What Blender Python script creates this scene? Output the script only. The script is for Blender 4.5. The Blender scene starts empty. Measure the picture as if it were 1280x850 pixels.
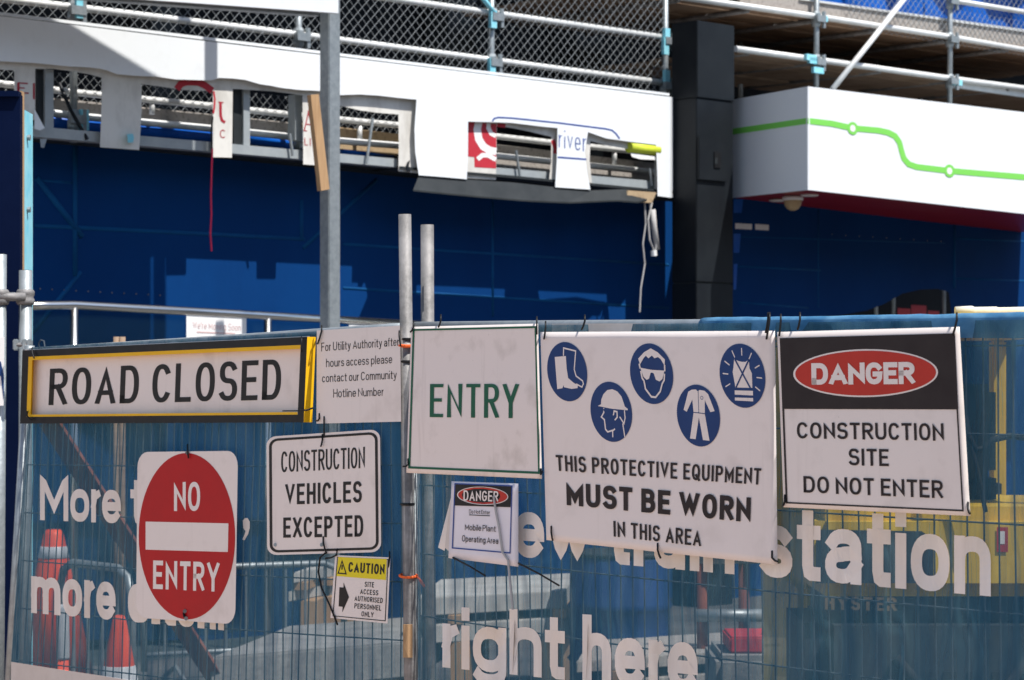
import bpy, bmesh, math, random
from mathutils import Vector
from mathutils.geometry import tessellate_polygon
random.seed(7)
R = math.radians
SC = bpy.context.scene
COL = SC.collection

# ------------------------------------------------------------------ camera, sky, sun, exposure
F, CX, HY, CZ = 3000.0, 640.0, 480.0, 1.85       # focal length (px of a 1280 frame), centre column, horizon row, eye height
cam = bpy.data.cameras.new('camera'); camo = bpy.data.objects.new('camera', cam); COL.objects.link(camo)
camo.location = (0, 0, CZ); camo.rotation_euler = (R(90), 0, 0)
cam.sensor_width = 36; cam.lens = 36 * F / 1280; cam.shift_y = (HY - 425) / 1280
cam.clip_start = .1; cam.clip_end = 2000
cam.dof.use_dof = True; cam.dof.focus_distance = 7.0; cam.dof.aperture_fstop = 9.5
SC.camera = camo
SUN_EL = R(60); SUN_H = Vector((.78, -.62, 0)).normalized()
w = bpy.data.worlds.new('World'); SC.world = w; w.use_nodes = True
nt = w.node_tree; bg = nt.nodes['Background']
sk = nt.nodes.new('ShaderNodeTexSky'); sk.sky_type = 'NISHITA'; sk.sun_disc = False
sk.sun_elevation = SUN_EL; sk.sun_rotation = math.atan2(SUN_H.x, SUN_H.y)
nt.links.new(sk.outputs[0], bg.inputs[0]); bg.inputs[1].default_value = .125
SUN_V = Vector((SUN_H.x * math.cos(SUN_EL), SUN_H.y * math.cos(SUN_EL), math.sin(SUN_EL)))
sl = bpy.data.lights.new('sun', 'SUN'); sl.energy = 5.0; sl.angle = R(.55); sl.color = (1, .965, .92)
so = bpy.data.objects.new('sun', sl); COL.objects.link(so)
so.rotation_euler = SUN_V.to_track_quat('Z', 'Y').to_euler(); so.location = (5, -5, 12)
SC.view_settings.view_transform = 'Standard'; SC.view_settings.look = 'None'
SC.view_settings.exposure = 0.41; SC.view_settings.gamma = 1
SC.cycles.max_bounces = 8; SC.cycles.transparent_max_bounces = 24

# ------------------------------------------------------------------ materials
def mat(name, c1, c2=None, scale=8, rough=.5, metal=0, bump=0, bscale=None, detail=6, lo=.35, hi=.7, spec=.22, stretch=None, coat=0, grime=0):
    m = bpy.data.materials.new(name); m.use_nodes = True
    n, l = m.node_tree.nodes, m.node_tree.links
    b = n['Principled BSDF']; b.inputs['Roughness'].default_value = rough; b.inputs['Metallic'].default_value = metal
    b.inputs['Specular IOR Level'].default_value = spec; b.inputs['Coat Weight'].default_value = coat
    b.inputs['Base Color'].default_value = (*c1, 1)
    tc = n.new('ShaderNodeTexCoord'); vec = tc.outputs['Object']
    if stretch:
        mp = n.new('ShaderNodeMapping'); mp.inputs['Scale'].default_value = stretch
        l.new(vec, mp.inputs[0]); vec = mp.outputs[0]
    if c2:
        t = n.new('ShaderNodeTexNoise'); t.inputs['Scale'].default_value = scale; t.inputs['Detail'].default_value = detail
        t.inputs['Roughness'].default_value = .65
        l.new(vec, t.inputs['Vector'])
        r = n.new('ShaderNodeValToRGB'); r.color_ramp.elements[0].position = lo; r.color_ramp.elements[1].position = hi
        r.color_ramp.elements[0].color = (*c1, 1); r.color_ramp.elements[1].color = (*c2, 1)
        l.new(t.outputs['Fac'], r.inputs[0]); l.new(r.outputs[0], b.inputs['Base Color'])
    if grime:                                              # blotches of dust and faint run-down streaks
        src = b.inputs['Base Color'].links[0].from_socket
        for sc_, st, a0, a1, k_ in ((9, (1, 1, 1), .56, .74, 1.0), (38, (1, 1, .05), .60, .78, .7), (150, (1, 1, 1), .68, .76, .9)):
            mp = n.new('ShaderNodeMapping'); mp.inputs['Scale'].default_value = st; l.new(tc.outputs['Object'], mp.inputs[0])
            tg = n.new('ShaderNodeTexNoise'); tg.inputs['Scale'].default_value = sc_; tg.inputs['Detail'].default_value = 7; l.new(mp.outputs[0], tg.inputs['Vector'])
            mg = n.new('ShaderNodeMapRange'); mg.inputs[1].default_value = a0; mg.inputs[2].default_value = a1; mg.inputs[3].default_value = 0; mg.inputs[4].default_value = grime * k_
            l.new(tg.outputs['Fac'], mg.inputs[0])
            mx = n.new('ShaderNodeMix'); mx.data_type = 'RGBA'; l.new(mg.outputs[0], mx.inputs[0]); l.new(src, mx.inputs[6]); mx.inputs[7].default_value = (.30, .25, .20, 1); src = mx.outputs[2]
        l.new(src, b.inputs['Base Color'])
    if bump:
        t2 = n.new('ShaderNodeTexNoise'); t2.inputs['Scale'].default_value = bscale or scale; t2.inputs['Detail'].default_value = 5
        l.new(vec, t2.inputs['Vector'])
        bp = n.new('ShaderNodeBump'); bp.inputs['Strength'].default_value = bump; bp.inputs['Distance'].default_value = .02
        l.new(t2.outputs['Fac'], bp.inputs['Height']); l.new(bp.outputs[0], b.inputs['Normal'])
    return m

def cloth(name, c1, c2, fac0, fac1, scale, trans=.4, stretch=(1, 1, 1), bump=0, weave=0):
    """woven sheet: part see-through, part diffuse, part letting light through"""
    m = bpy.data.materials.new(name); m.use_nodes = True
    n, l = m.node_tree.nodes, m.node_tree.links
    n.remove(n['Principled BSDF']); out = n['Material Output']
    tc = n.new('ShaderNodeTexCoord'); mp = n.new('ShaderNodeMapping'); mp.inputs['Scale'].default_value = stretch
    l.new(tc.outputs['Object'], mp.inputs[0])
    t = n.new('ShaderNodeTexNoise'); t.inputs['Scale'].default_value = scale; t.inputs['Detail'].default_value = 6; l.new(mp.outputs[0], t.inputs['Vector'])
    r = n.new('ShaderNodeValToRGB'); r.color_ramp.elements[0].position = .35; r.color_ramp.elements[1].position = .68
    r.color_ramp.elements[0].color = (*c1, 1); r.color_ramp.elements[1].color = (*c2, 1); l.new(t.outputs['Fac'], r.inputs[0])
    mr = n.new('ShaderNodeMapRange'); mr.inputs[1].default_value = .3; mr.inputs[2].default_value = .7
    mr.inputs[3].default_value = fac0; mr.inputs[4].default_value = fac1; l.new(t.outputs['Fac'], mr.inputs[0]); fac = mr.outputs[0]
    if weave:
        mp2 = n.new('ShaderNodeMapping'); mp2.inputs['Scale'].default_value = (1, 1, .015); l.new(tc.outputs['Object'], mp2.inputs[0])
        t2 = n.new('ShaderNodeTexNoise'); t2.inputs['Scale'].default_value = 55; t2.inputs['Detail'].default_value = 3; l.new(mp2.outputs[0], t2.inputs['Vector'])
        ma = n.new('ShaderNodeMath'); ma.operation = 'MULTIPLY_ADD'; l.new(t2.outputs['Fac'], ma.inputs[0]); ma.inputs[1].default_value = weave; l.new(fac, ma.inputs[2])
        sb_ = n.new('ShaderNodeMath'); sb_.operation = 'SUBTRACT'; l.new(ma.outputs[0], sb_.inputs[0]); sb_.inputs[1].default_value = weave / 2; fac = sb_.outputs[0]
    d = n.new('ShaderNodeBsdfDiffuse'); tr = n.new('ShaderNodeBsdfTranslucent'); tp = n.new('ShaderNodeBsdfTransparent')
    l.new(r.outputs[0], d.inputs[0]); l.new(r.outputs[0], tr.inputs[0])
    if bump:
        bp = n.new('ShaderNodeBump'); bp.inputs['Strength'].default_value = bump; bp.inputs['Distance'].default_value = .02
        l.new(t.outputs['Fac'], bp.inputs['Height']); l.new(bp.outputs[0], d.inputs['Normal'])
    m1 = n.new('ShaderNodeMixShader'); m1.inputs[0].default_value = trans; l.new(d.outputs[0], m1.inputs[1]); l.new(tr.outputs[0], m1.inputs[2])
    m2 = n.new('ShaderNodeMixShader'); l.new(fac, m2.inputs[0]); l.new(m1.outputs[0], m2.inputs[1]); l.new(tp.outputs[0], m2.inputs[2])
    l.new(m2.outputs[0], out.inputs[0])
    return m

M = dict(
    ground=mat('weathered_concrete_paving', (.065, .065, .066), (.125, .12, .118), 1.3, .9, bump=.2, bscale=40),
    brick=mat('brown_brick', (.20, .13, .10), (.27, .18, .14), 6, .9),
    paving=mat('pink_bounce_paving', (.47, .345, .27), (.40, .285, .225), 3, .9, bump=.2, bscale=30),  # pink chosen so its bounce warms the shaded signs
    sign=mat('sign_white', (.82, .74, .685), (.76, .675, .62), 3.2, .42, lo=.5, hi=.85, grime=.22),
    vinyl=mat('vinyl_white', (.81, .73, .685), (.76, .68, .635), 5, .45, lo=.5, hi=.85, grime=.16),
    corf=mat('corflute_white', (.82, .735, .685), (.70, .62, .555), 4.5, .5, lo=.55, hi=.9, grime=.34),
    paper=mat('paper_white', (.80, .76, .80), (.74, .70, .72), 9, .35),
    black=mat('sign_black', (.012, .012, .013), (.022, .02, .02), 20, .45),
    brownblack=mat('faded_black_print', (.024, .017, .017), (.034, .026, .025), 12, .5),
    yellow=mat('sign_yellow', (.86, .50, .012), (.78, .42, .01), 9, .4),
    caution=mat('caution_yellow', (.80, .66, .02), (.72, .58, .02), 9, .45),
    red=mat('sign_red', (.47, .006, .010), (.40, .006, .010), 5, .4),
    danger=mat('danger_red', (.52, .040, .026), (.46, .034, .022), 8, .42),
    green=mat('sign_green', (.012, .10, .055), (.015, .12, .065), 9, .5),
    icon=mat('mandatory_blue', (.012, .042, .15), (.014, .050, .17), 9, .45),
    navytext=mat('navy_print', (.02, .06, .27), None, rough=.5),
    galv=mat('galvanised_steel', (.27, .30, .31), (.38, .41, .42), 26, .46, .55, bump=.06, bscale=60),
    galvold=mat('worn_scaffold_tube', (.13, .126, .122), (.26, .25, .245), 16, .6, .25, bump=.12, bscale=50, lo=.3, hi=.62),
    whitetube=mat('pale_scaffold_tube', (.62, .63, .62), (.74, .74, .72), 9, .5, .2),
    wire=mat('fence_wire', (.07, .09, .11), (.12, .14, .16), 40, .6, .2),
    chain=mat('chainlink_wire', (.27, .29, .30), None, rough=.5, metal=.3),
    bluepaint=mat('pale_blue_paint', (.16, .55, .68), (.30, .64, .72), 14, .55, lo=.3, hi=.6),
    glossy=mat('gloss_white_panel', (.79, .81, .82), (.77, .79, .80), .7, .25, coat=.5, lo=.4, hi=.8),
    fascia=mat('white_cladding', (.77, .795, .805), (.74, .765, .775), .7, .42, lo=.4, hi=.8, grime=.07),
    oldclad=mat('weathered_cladding', (.70, .68, .63), (.44, .42, .38), 5.5, .6, lo=.42, hi=.8, stretch=(1, 1, .5)),
    maroon=mat('maroon_letters', (.33, .02, .035), (.38, .035, .05), 14, .5),
    ember=mat('faded_red_emblem', (.50, .035, .05), (.44, .03, .045), 9, .5),
    steelbeam=mat('grey_steel_channel', (.33, .36, .37), (.40, .43, .43), 9, .5, .2),
    darkmetal=mat('charcoal_cladding', (.007, .009, .012), (.012, .015, .018), 3, .5, .0, bump=.03, bscale=2),
    soffitdark=mat('dark_soffit_board', (.022, .026, .028), (.034, .038, .040), 5, .5),
    redsoffit=mat('maroon_soffit', (.27, .008, .012), (.32, .010, .015), 4, .4),
    routegreen=mat('route_green', (.20, .62, .10), None, rough=.5),
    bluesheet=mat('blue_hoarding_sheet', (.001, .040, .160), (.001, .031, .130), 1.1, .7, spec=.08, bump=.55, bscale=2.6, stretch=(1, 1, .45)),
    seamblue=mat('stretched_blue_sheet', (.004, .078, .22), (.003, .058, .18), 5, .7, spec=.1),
    bluetarp=mat('blue_tarpaulin', (.004, .11, .50), (.004, .085, .40), 3, .4, bump=.5, bscale=7),
    navy=mat('navy_hoarding', (.001, .005, .026), (.002, .007, .032), 6, .6, spec=.05),
    timber=mat('raw_timber', (.47, .30, .16), (.34, .20, .10), 6, .7, stretch=(8, 8, .6)),
    brownplank=mat('scaffold_planks', (.22, .145, .095), (.34, .245, .175), 3, .8, bump=.2, bscale=20, stretch=(1, 1, 4)),
    toeboard=mat('speckled_toe_board', (.36, .33, .30), (.12, .11, .10), 34, .8, lo=.5, hi=.75),
    tanboard=mat('tan_toe_board', (.42, .31, .19), (.22, .15, .09), 30, .8, lo=.5, hi=.8),
    void=mat('shade_black_shell', (.012, .013, .016), (.018, .02, .022), 1.5, .9),  # near-black colour stands in for the deep shade inside
    chrome=mat('polished_handrail', (.70, .68, .64), None, rough=.22, metal=1),
    lime=mat('lime_tube', (.62, .72, .06), (.55, .62, .05), 20, .5),
    tape=mat('red_tape', (.72, .03, .10), (.62, .02, .07), 40, .5),
    cable=mat('grey_cable', (.42, .41, .40), None, rough=.6),
    tie=mat('black_cable_tie', (.012, .012, .013), None, rough=.4),
    orangetie=mat('orange_strap', (.75, .13, .03), None, rough=.5),
    orange=mat('cone_orange', (.86, .10, .03), (.76, .075, .03), 6, .45),
    reflective=mat('reflective_collar', (.60, .62, .64), (.50, .52, .55), 30, .35),
    rust=mat('red_oxide_steel', (.27, .085, .05), (.19, .06, .04), 12, .7),
    forkyellow=mat('machine_yellow', (.74, .50, .035), (.60, .40, .03), 4, .4, coat=.2),
    forkdark=mat('machine_charcoal', (.030, .035, .042), (.045, .05, .055), 4, .5),
    bronze=mat('faded_bronze_letters', (.20, .14, .085), (.13, .10, .06), 18, .5),
    rubber=mat('rubber', (.02, .02, .021), None, rough=.8),
    cream=mat('cream_padding', (.72, .68, .56), (.60, .56, .44), 8, .8, bump=.3, bscale=12),
    concrete=mat('precast_concrete', (.30, .295, .285), (.20, .195, .19), 5, .9, bump=.3, bscale=25),
    palewood=mat('pale_boards', (.50, .49, .46), (.36, .34, .31), 4, .7),
    hem=mat('banner_footer_vinyl', (.70, .63, .57), (.62, .55, .49), 9, .55),
    notice=mat('white_notice', (.80, .79, .77), None, rough=.5),
    fadedpink=mat('faded_notice_print', (.62, .42, .40), None, rough=.6),
    lens=mat('downlight_lens', (.75, .74, .70), None, rough=.3),
    domecam=mat('smoked_tan_dome', (.50, .36, .20), None, rough=.25),
)
M['banner'] = cloth('blue_banner_mesh', (.045, .140, .210), (.115, .245, .30), .25, .45, 7, .35, (2.4, 2.4, .3), weave=.36)  # lighter vertical streaks in the blue are painted highlights
M['lettering'] = cloth('banner_letter_vinyl', (.92, .84, .765), (.76, .68, .60), .0, .05, 9, .08, (1, 1, .12))  # darker vertical streaks paint fold shading into the cream
M['wrap'] = cloth('blue_banner_wrap', (.06, .20, .38), (.16, .36, .55), .02, .10, 14, .35, bump=.6)
gm = bpy.data.materials.new('tinted_glass'); gm.use_nodes = True
_n, _l = gm.node_tree.nodes, gm.node_tree.links
_b = _n['Principled BSDF']; _b.inputs['Base Color'].default_value = (.02, .05, .06, 1); _b.inputs['Roughness'].default_value = .05
_t = _n.new('ShaderNodeBsdfTransparent'); _t.inputs[0].default_value = (.82, .9, .9, 1)
_m = _n.new('ShaderNodeMixShader'); _m.inputs[0].default_value = .10
_l.new(_t.outputs[0], _m.inputs[1]); _l.new(_b.outputs[0], _m.inputs[2]); _l.new(_m.outputs[0], _n['Material Output'].inputs[0])
M['glass'] = gm

# ------------------------------------------------------------------ builders
def thing(name, label, cat, loc, group=None):
    o = bpy.data.objects.new(name, None); COL.objects.link(o); o.location = loc; o.empty_display_size = .2
    o['label'] = label; o['category'] = cat
    if group: o['group'] = group
    return o

def tag(o, label, cat, group=None):
    o['label'] = label; o['category'] = cat
    if group: o['group'] = group
    return o

def copy_tree(o, shift, label, parent=None):
    c = o.copy(); COL.objects.link(c)
    if parent is None:
        c.location = o.location + Vector(shift); c['label'] = label
    else: c.parent = parent
    for ch in [x for x in COL.objects if x.parent == o]: copy_tree(ch, shift, None, c)
    return c

def wloc(o):
    p = Vector((0, 0, 0))
    while o is not None: p += o.location; o = o.parent
    return p

class MB:
    def __init__(s): s.v = []; s.f = []
    def add(s, vs, fs):
        k = len(s.v); s.v += [Vector(p) for p in vs]; s.f += [tuple(i + k for i in f) for f in fs]; return s
    def prism(s, loop_a, loop_b):
        """closed solid between two matching loops"""
        n = len(loop_a)
        fs = [(i, (i + 1) % n, n + (i + 1) % n, n + i) for i in range(n)] + [tuple(reversed(range(n))), tuple(range(n, 2 * n))]
        return s.add(list(loop_a) + list(loop_b), fs)
    def box(s, lo, hi):
        (a, b, c), (d, e, f) = lo, hi
        return s.prism([(a, b, c), (d, b, c), (d, e, c), (a, e, c)], [(a, b, f), (d, b, f), (d, e, f), (a, e, f)])
    def tube(s, pts, r, n=10, caps=True, r2=None):
        pts = [Vector(p) for p in pts]; m = len(pts); k = len(s.v); up = None
        for i, p in enumerate(pts):
            t = (pts[min(i + 1, m - 1)] - pts[max(i - 1, 0)]).normalized()
            if up is None:
                a = Vector((0, 0, 1)) if abs(t.z) < .9 else Vector((1, 0, 0)); up = (a - t * a.dot(t)).normalized()
            else: up = (up - t * up.dot(t)).normalized()
            sd = t.cross(up); rr = r if r2 is None else r + (r2 - r) * i / (m - 1)
            for j in range(n):
                q = 2 * math.pi * j / n; s.v.append(p + up * (rr * math.cos(q)) + sd * (rr * math.sin(q)))
        for i in range(m - 1):
            for j in range(n):
                s.f.append((k + i * n + j, k + i * n + (j + 1) % n, k + (i + 1) * n + (j + 1) % n, k + (i + 1) * n + j))
        if caps: s.f.append(tuple(k + j for j in reversed(range(n)))); s.f.append(tuple(k + (m - 1) * n + j for j in range(n)))
        return s
    def bar(s, p, q, wv, dv):
        """straight bar from p to q with half-width vectors wv and dv"""
        p, q, wv, dv = map(Vector, (p, q, wv, dv))
        return s.prism([p - wv - dv, p + wv - dv, p + wv + dv, p - wv + dv], [q - wv - dv, q + wv - dv, q + wv + dv, q - wv + dv])
    def lathe(s, c, prof, n=24):
        c = Vector(c); k = len(s.v)
        for r, z in prof:
            for j in range(n): s.v.append(c + Vector((r * math.cos(2 * math.pi * j / n), r * math.sin(2 * math.pi * j / n), z)))
        for i in range(len(prof) - 1):
            for j in range(n): s.f.append((k + i * n + j, k + i * n + (j + 1) % n, k + (i + 1) * n + (j + 1) % n, k + (i + 1) * n + j))
        s.f.append(tuple(k + j for j in reversed(range(n)))); s.f.append(tuple(k + (len(prof) - 1) * n + j for j in range(n)))
        return s
    def build(s, name, m, parent=None, smooth=False, bevel=0, loc=None):
        me = bpy.data.meshes.new(name)
        o = wloc(parent) if parent is not None else Vector(loc or (0, 0, 0))
        me.from_pydata([p - o for p in s.v], [], s.f); me.materials.append(m)
        bm = bmesh.new(); bm.from_mesh(me)
        bmesh.ops.recalc_face_normals(bm, faces=bm.faces)
        if bevel: bmesh.ops.bevel(bm, geom=list(bm.edges), offset=bevel, segments=2, affect='EDGES', clamp_overlap=True)
        bm.to_mesh(me); bm.free()
        if smooth:
            for p in me.polygons: p.use_smooth = len(p.vertices) == 4
        ob = bpy.data.objects.new(name, me); COL.objects.link(ob)
        if parent is not None: ob.parent = parent
        else: ob.location = o
        return ob

def at(px, py, d):
    return Vector(((px - CX) / F * d, d, CZ + (HY - py) / F * d))

class Plane:
    """an upright plane in the place: passes the point seen at column px at distance d, runs towards vanishing column vp"""
    def __init__(s, px, d, vp):
        s.p0 = at(px, HY, d); u = Vector(((vp - CX) / F, 1, 0)).normalized()
        s.u = -u if vp < CX else u                       # rightwards
        s.n = Vector((s.u.y, -s.u.x, 0))
        if s.n.dot(s.p0) > 0: s.n = -s.n                 # towards the viewer
    def pt(s, px, py, off=0):
        r = Vector(((px - CX) / F, 1, (HY - py) / F)); c = Vector((0, 0, CZ))
        t = (s.n.dot(s.p0 - c) + off) / s.n.dot(r)
        return c + r * t

def bil(q, u, v):
    """q = TL,TR,BR,BL ; u right, v up"""
    (ax, ay), (bx, by), (cx, cy), (dx, dy) = q
    x = (dx * (1 - u) + cx * u) * (1 - v) + (ax * (1 - u) + bx * u) * v
    y = (dy * (1 - u) + cy * u) * (1 - v) + (ay * (1 - u) + by * u) * v
    return x, y

def plate(mb, fn, poly, off, thick):
    """polygon (seen outline) as a solid sheet; fn(px,py,off)->point"""
    tri = tessellate_polygon([[Vector((x, y, 0)) for x, y in poly]])
    n = len(poly)
    vs = [fn(x, y, off + thick) for x, y in poly] + [fn(x, y, off) for x, y in poly]
    fs = [tuple(t) for t in tri] + [tuple(n + i for i in reversed(t)) for t in tri] + [(i, (i + 1) % n, n + (i + 1) % n, n + i) for i in range(n)]
    return mb.add(vs, fs)

# ------------------------------------------------------------------ lettering
def arc(cx, cy, rx, ry, a0, a1, n=14, e=2.35):
    out = []
    for i in range(n + 1):
        a = R(a0 + (a1 - a0) * i / n); c, s_ = math.cos(a), math.sin(a)
        out.append((cx + rx * math.copysign(abs(c) ** (2 / e), c), cy + ry * math.copysign(abs(s_) ** (2 / e), s_)))
    return out
XH = .70
G = {  # width, box height, strokes (unit box of centre lines)
 'A': (.76, 1, [[(0, 0), (.5, 1), (1, 0)], [(.17, .27), (.83, .27)]]),
 'B': (.68, 1, [[(0, 0), (0, 1), (.5, 1)] + arc(.5, .765, .42, .235, 90, -90, 10) + [(0, .53)], [(.5, .53)] + arc(.5, .265, .5, .265, 90, -90, 10) + [(0, 0)]]),
 'C': (.68, 1, [arc(.5, .5, .52, .5, 40, 320, 26)]),
 'D': (.70, 1, [[(0, 0), (0, 1), (.45, 1)] + arc(.45, .5, .55, .5, 90, -90, 18) + [(0, 0), (0, .1)]]),
 'E': (.60, 1, [[(1, 1), (0, 1), (0, 0), (1, 0)], [(0, .52), (.85, .52)]]),
 'F': (.56, 1, [[(1, 1), (0, 1), (0, 0)], [(0, .52), (.85, .52)]]),
 'G': (.70, 1, [arc(.5, .5, .52, .5, 42, 330, 26) + [(1, .46), (.58, .46)]]),
 'H': (.68, 1, [[(0, 0), (0, 1)], [(1, 0), (1, 1)], [(0, .52), (1, .52)]]),
 'I': (.0, 1, [[(.5, 0), (.5, 1)]]),
 'K': (.70, 1, [[(0, 0), (0, 1)], [(1, 1), (0, .4)], [(.3, .58), (1, 0)]]),
 'L': (.58, 1, [[(0, 1), (0, 0), (1, 0)]]),
 'M': (.82, 1, [[(0, 0), (0, 1), (.5, .25), (1, 1), (1, 0)]]),
 'N': (.70, 1, [[(0, 0), (0, 1), (1, 0), (1, 1)]]),
 'O': (.72, 1, [arc(.5, .5, .5, .5, 90, 450, 36)[:-1] + ['close']]),
 'P': (.66, 1, [[(0, 0), (0, 1), (.5, 1)] + arc(.5, .74, .5, .26, 90, -90, 12) + [(0, .48)]]),
 'Q': (.74, 1, [arc(.5, .5, .5, .5, 90, 450, 36)[:-1] + ['close'], [(.55, .28), (1.02, -.04)]]),
 'R': (.68, 1, [[(0, 0), (0, 1), (.5, 1)] + arc(.5, .75, .5, .25, 90, -90, 12) + [(0, .5)], [(.45, .5), (1, 0)]]),
 'S': (.66, 1, [arc(.5, .755, .48, .245, 28, 270, 16) + arc(.5, .255, .52, .255, 90, -150, 16)[1:]]),
 'T': (.64, 1, [[(0, 1), (1, 1)], [(.5, 1), (.5, 0)]]),
 'U': (.70, 1, [[(0, 1), (0, .4)] + arc(.5, .33, .5, .33, 180, 360, 16) + [(1, .4), (1, 1)]]),
 'V': (.74, 1, [[(0, 1), (.5, 0), (1, 1)]]),
 'W': (1.0, 1, [[(0, 1), (.26, 0), (.5, .9), (.74, 0), (1, 1)]]),
 'X': (.70, 1, [[(0, 0), (1, 1)], [(0, 1), (1, 0)]]),
 'Y': (.74, 1, [[(0, 1), (.5, .44), (1, 1)], [(.5, .48), (.5, 0)]]),
 'a': (.55, XH, [arc(.5, .70, .46, .30, 155, 0, 10) + [(.96, 0)], [(.96, .60), (.5, .56)] + arc(.42, .27, .42, .27, 90, 330, 12) + [(.96, .30)]]),
 'b': (.56, 1, [[(0, 1), (0, 0)], [(0, .25)] + arc(.5, .34, .5, .34, 150, -150, 18)]),
 'c': (.50, XH, [arc(.5, .5, .52, .5, 42, 318, 20)]),
 'd': (.56, 1, [[(1, 1), (1, 0)], arc(.5, .34, .5, .34, 30, 330, 18)]),
 'e': (.56, XH, [[(0, .5), (1, .5)] + arc(.5, .5, .5, .5, 5, 318, 24)]),
 'f': (.30, 1, [[(.95, 1), (.7, 1), (.45, .86), (.45, 0)], [(0, .68), (1, .68)]]),
 'g': (.56, XH, [arc(.5, .5, .5, .5, 30, 330, 18), [(1, 1), (1, -.1)] + arc(.5, -.1, .5, .32, 0, -150, 12)]),
 'h': (.54, 1, [[(0, 1), (0, 0)], [(0, .45)] + arc(.5, .42, .5, .26, 180, 0, 12) + [(1, 0)]]),
 'i': (.0, 1, [[(.5, 0), (.5, .62)], [(.5, .94), (.5, .97)]]),
 'l': (.0, 1, [[(.5, 0), (.5, 1)]]),
 'm': (.84, XH, [[(0, 1), (0, 0)], [(0, .6)] + arc(.25, .6, .25, .4, 180, 0, 10) + [(.5, 0)], [(.5, .6)] + arc(.75, .6, .25, .4, 180, 0, 10) + [(1, 0)]]),
 'n': (.54, XH, [[(0, 1), (0, 0)], [(0, .6)] + arc(.5, .62, .5, .38, 180, 0, 12) + [(1, 0)]]),
 'o': (.57, XH, [arc(.5, .5, .5, .5, 90, 450, 28)[:-1] + ['close']]),
 'p': (.56, XH, [[(0, 1), (0, -.42)], [(0, .35)] + arc(.5, .5, .5, .5, 150, -150, 18)]),
 'r': (.30, XH, [[(0, 1), (0, 0)], [(0, .55), (.35, .9), (1, 1)]]),
 's': (.48, XH, [arc(.5, .755, .46, .245, 28, 270, 12) + arc(.5, .255, .5, .255, 90, -150, 12)[1:]]),
 't': (.36, 1, [[(.42, .90), (.42, .13), (.52, .02), (.66, 0), (1, 0)], [(0, .66), (1, .66)]]),
 'u': (.54, XH, [[(0, 1), (0, .4)] + arc(.5, .36, .5, .36, 180, 360, 12) + [(1, .4)], [(1, 1), (1, 0)]]),
 'v': (.52, XH, [[(0, 1), (.5, 0), (1, 1)]]),
 'w': (.78, XH, [[(0, 1), (.26, 0), (.5, .9), (.74, 0), (1, 1)]]),
 'y': (.52, XH, [[(0, 1), (.5, .05)], [(1, 1), (.42, -.3), (.2, -.4), (0, -.4)]]),
 ',': (.06, 1, [[(.5, .06), (.5, -.02), (-.2, -.16)]]),
 '.': (.0, 1, [[(.5, 0), (.5, .03)]]),
 "'": (.0, 1, [[(.5, .75), (.5, 1)]]),
}
def ribbon(pts, hw, y0=None, y1=None, square=True, cap=None):
    """mitred ribbon along a polyline -> verts, quads (2D)"""
    closed = pts[-1] == 'close'
    P = [Vector((p[0], p[1])) for p in pts if p != 'close']
    Q = [P[0]]
    for p in P[1:]:
        if (p - Q[-1]).length > 1e-5: Q.append(p)
    P = Q; n = len(P)
    if not closed and square:
        P[0] = P[0] - (P[1] - P[0]).normalized() * hw; P[-1] = P[-1] + (P[-1] - P[-2]).normalized() * hw
    L, Rr = [], []
    for i in range(n):
        a = P[i - 1] if (i > 0 or closed) else None; b = P[(i + 1) % n] if (i < n - 1 or closed) else None
        d1 = (P[i] - a).normalized() if a is not None else None; d2 = (b - P[i]).normalized() if b is not None else None
        if d1 is None: d1 = d2
        if d2 is None: d2 = d1
        n1 = Vector((-d1.y, d1.x)); n2 = Vector((-d2.y, d2.x)); m = n1 + n2
        m = m.normalized() if m.length > 1e-6 else n1
        k = hw / max(.22, m.dot(n1))
        L.append(P[i] + m * k); Rr.append(P[i] - m * k)
    V = L + Rr
    if y0 is not None: V = [Vector((p.x, min(max(p.y, y0), y1))) for p in V]
    F_ = [(i, i + 1, n + i + 1, n + i) for i in range(n - 1)]
    if closed: F_.append((n - 1, 0, n, 2 * n - 1))
    return V, F_

def layout(body, sw, aspect, gap, space, fine=False):
    """strokes for a line of lettering, cap height 1, total width = aspect"""
    nat = 0; gaps = 0
    for i, ch in enumerate(body):
        if ch == ' ': gaps += space
        else: nat += max(G[ch][0] - sw, 0); gaps += sw + (gap if i < len(body) - 1 and body[i + 1] != ' ' else 0)
    ws = (aspect - gaps) / max(nat, .01)
    if ws < .45:                                          # squeeze the gaps as well
        f = aspect / (gaps + nat * .8); gap *= f; space *= f; sw *= max(f, .7)
        return layout_raw(body, sw, gap, space, .8 * f, fine)
    return layout_raw(body, sw, gap, space, ws, fine)

def layout_raw(body, sw, gap, space, ws, fine=False):
    x = 0; out = []; hs = sw / 2; wd = 0
    for i, ch in enumerate(body):
        if ch == ' ': x += space; wd += 1; continue
        g = G[ch]; cw = max(g[0] - sw, 0) * ws
        for st in g[2]:
            pts = [p if p == 'close' else (x + hs + p[0] * cw, hs + p[1] * (g[1] - sw)) for p in st]
            if fine:
                d_ = [pts[0]]
                for p in pts[1:]:
                    if p != 'close':
                        a_ = d_[-1]; k_ = int(math.hypot(p[0] - a_[0], p[1] - a_[1]) / .12)
                        d_ += [(a_[0] + (p[0] - a_[0]) * j / (k_ + 1), a_[1] + (p[1] - a_[1]) * j / (k_ + 1)) for j in range(1, k_ + 1)]
                    d_.append(p)
                pts = d_
            desc = any(p != 'close' and p[1] < -.01 for p in st)
            out.append((wd, *ribbon(pts, hs, -1 if desc else 0, g[1])))
        x += cw + sw + (gap if i < len(body) - 1 and body[i + 1] != ' ' else 0)
    return out, x

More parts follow.
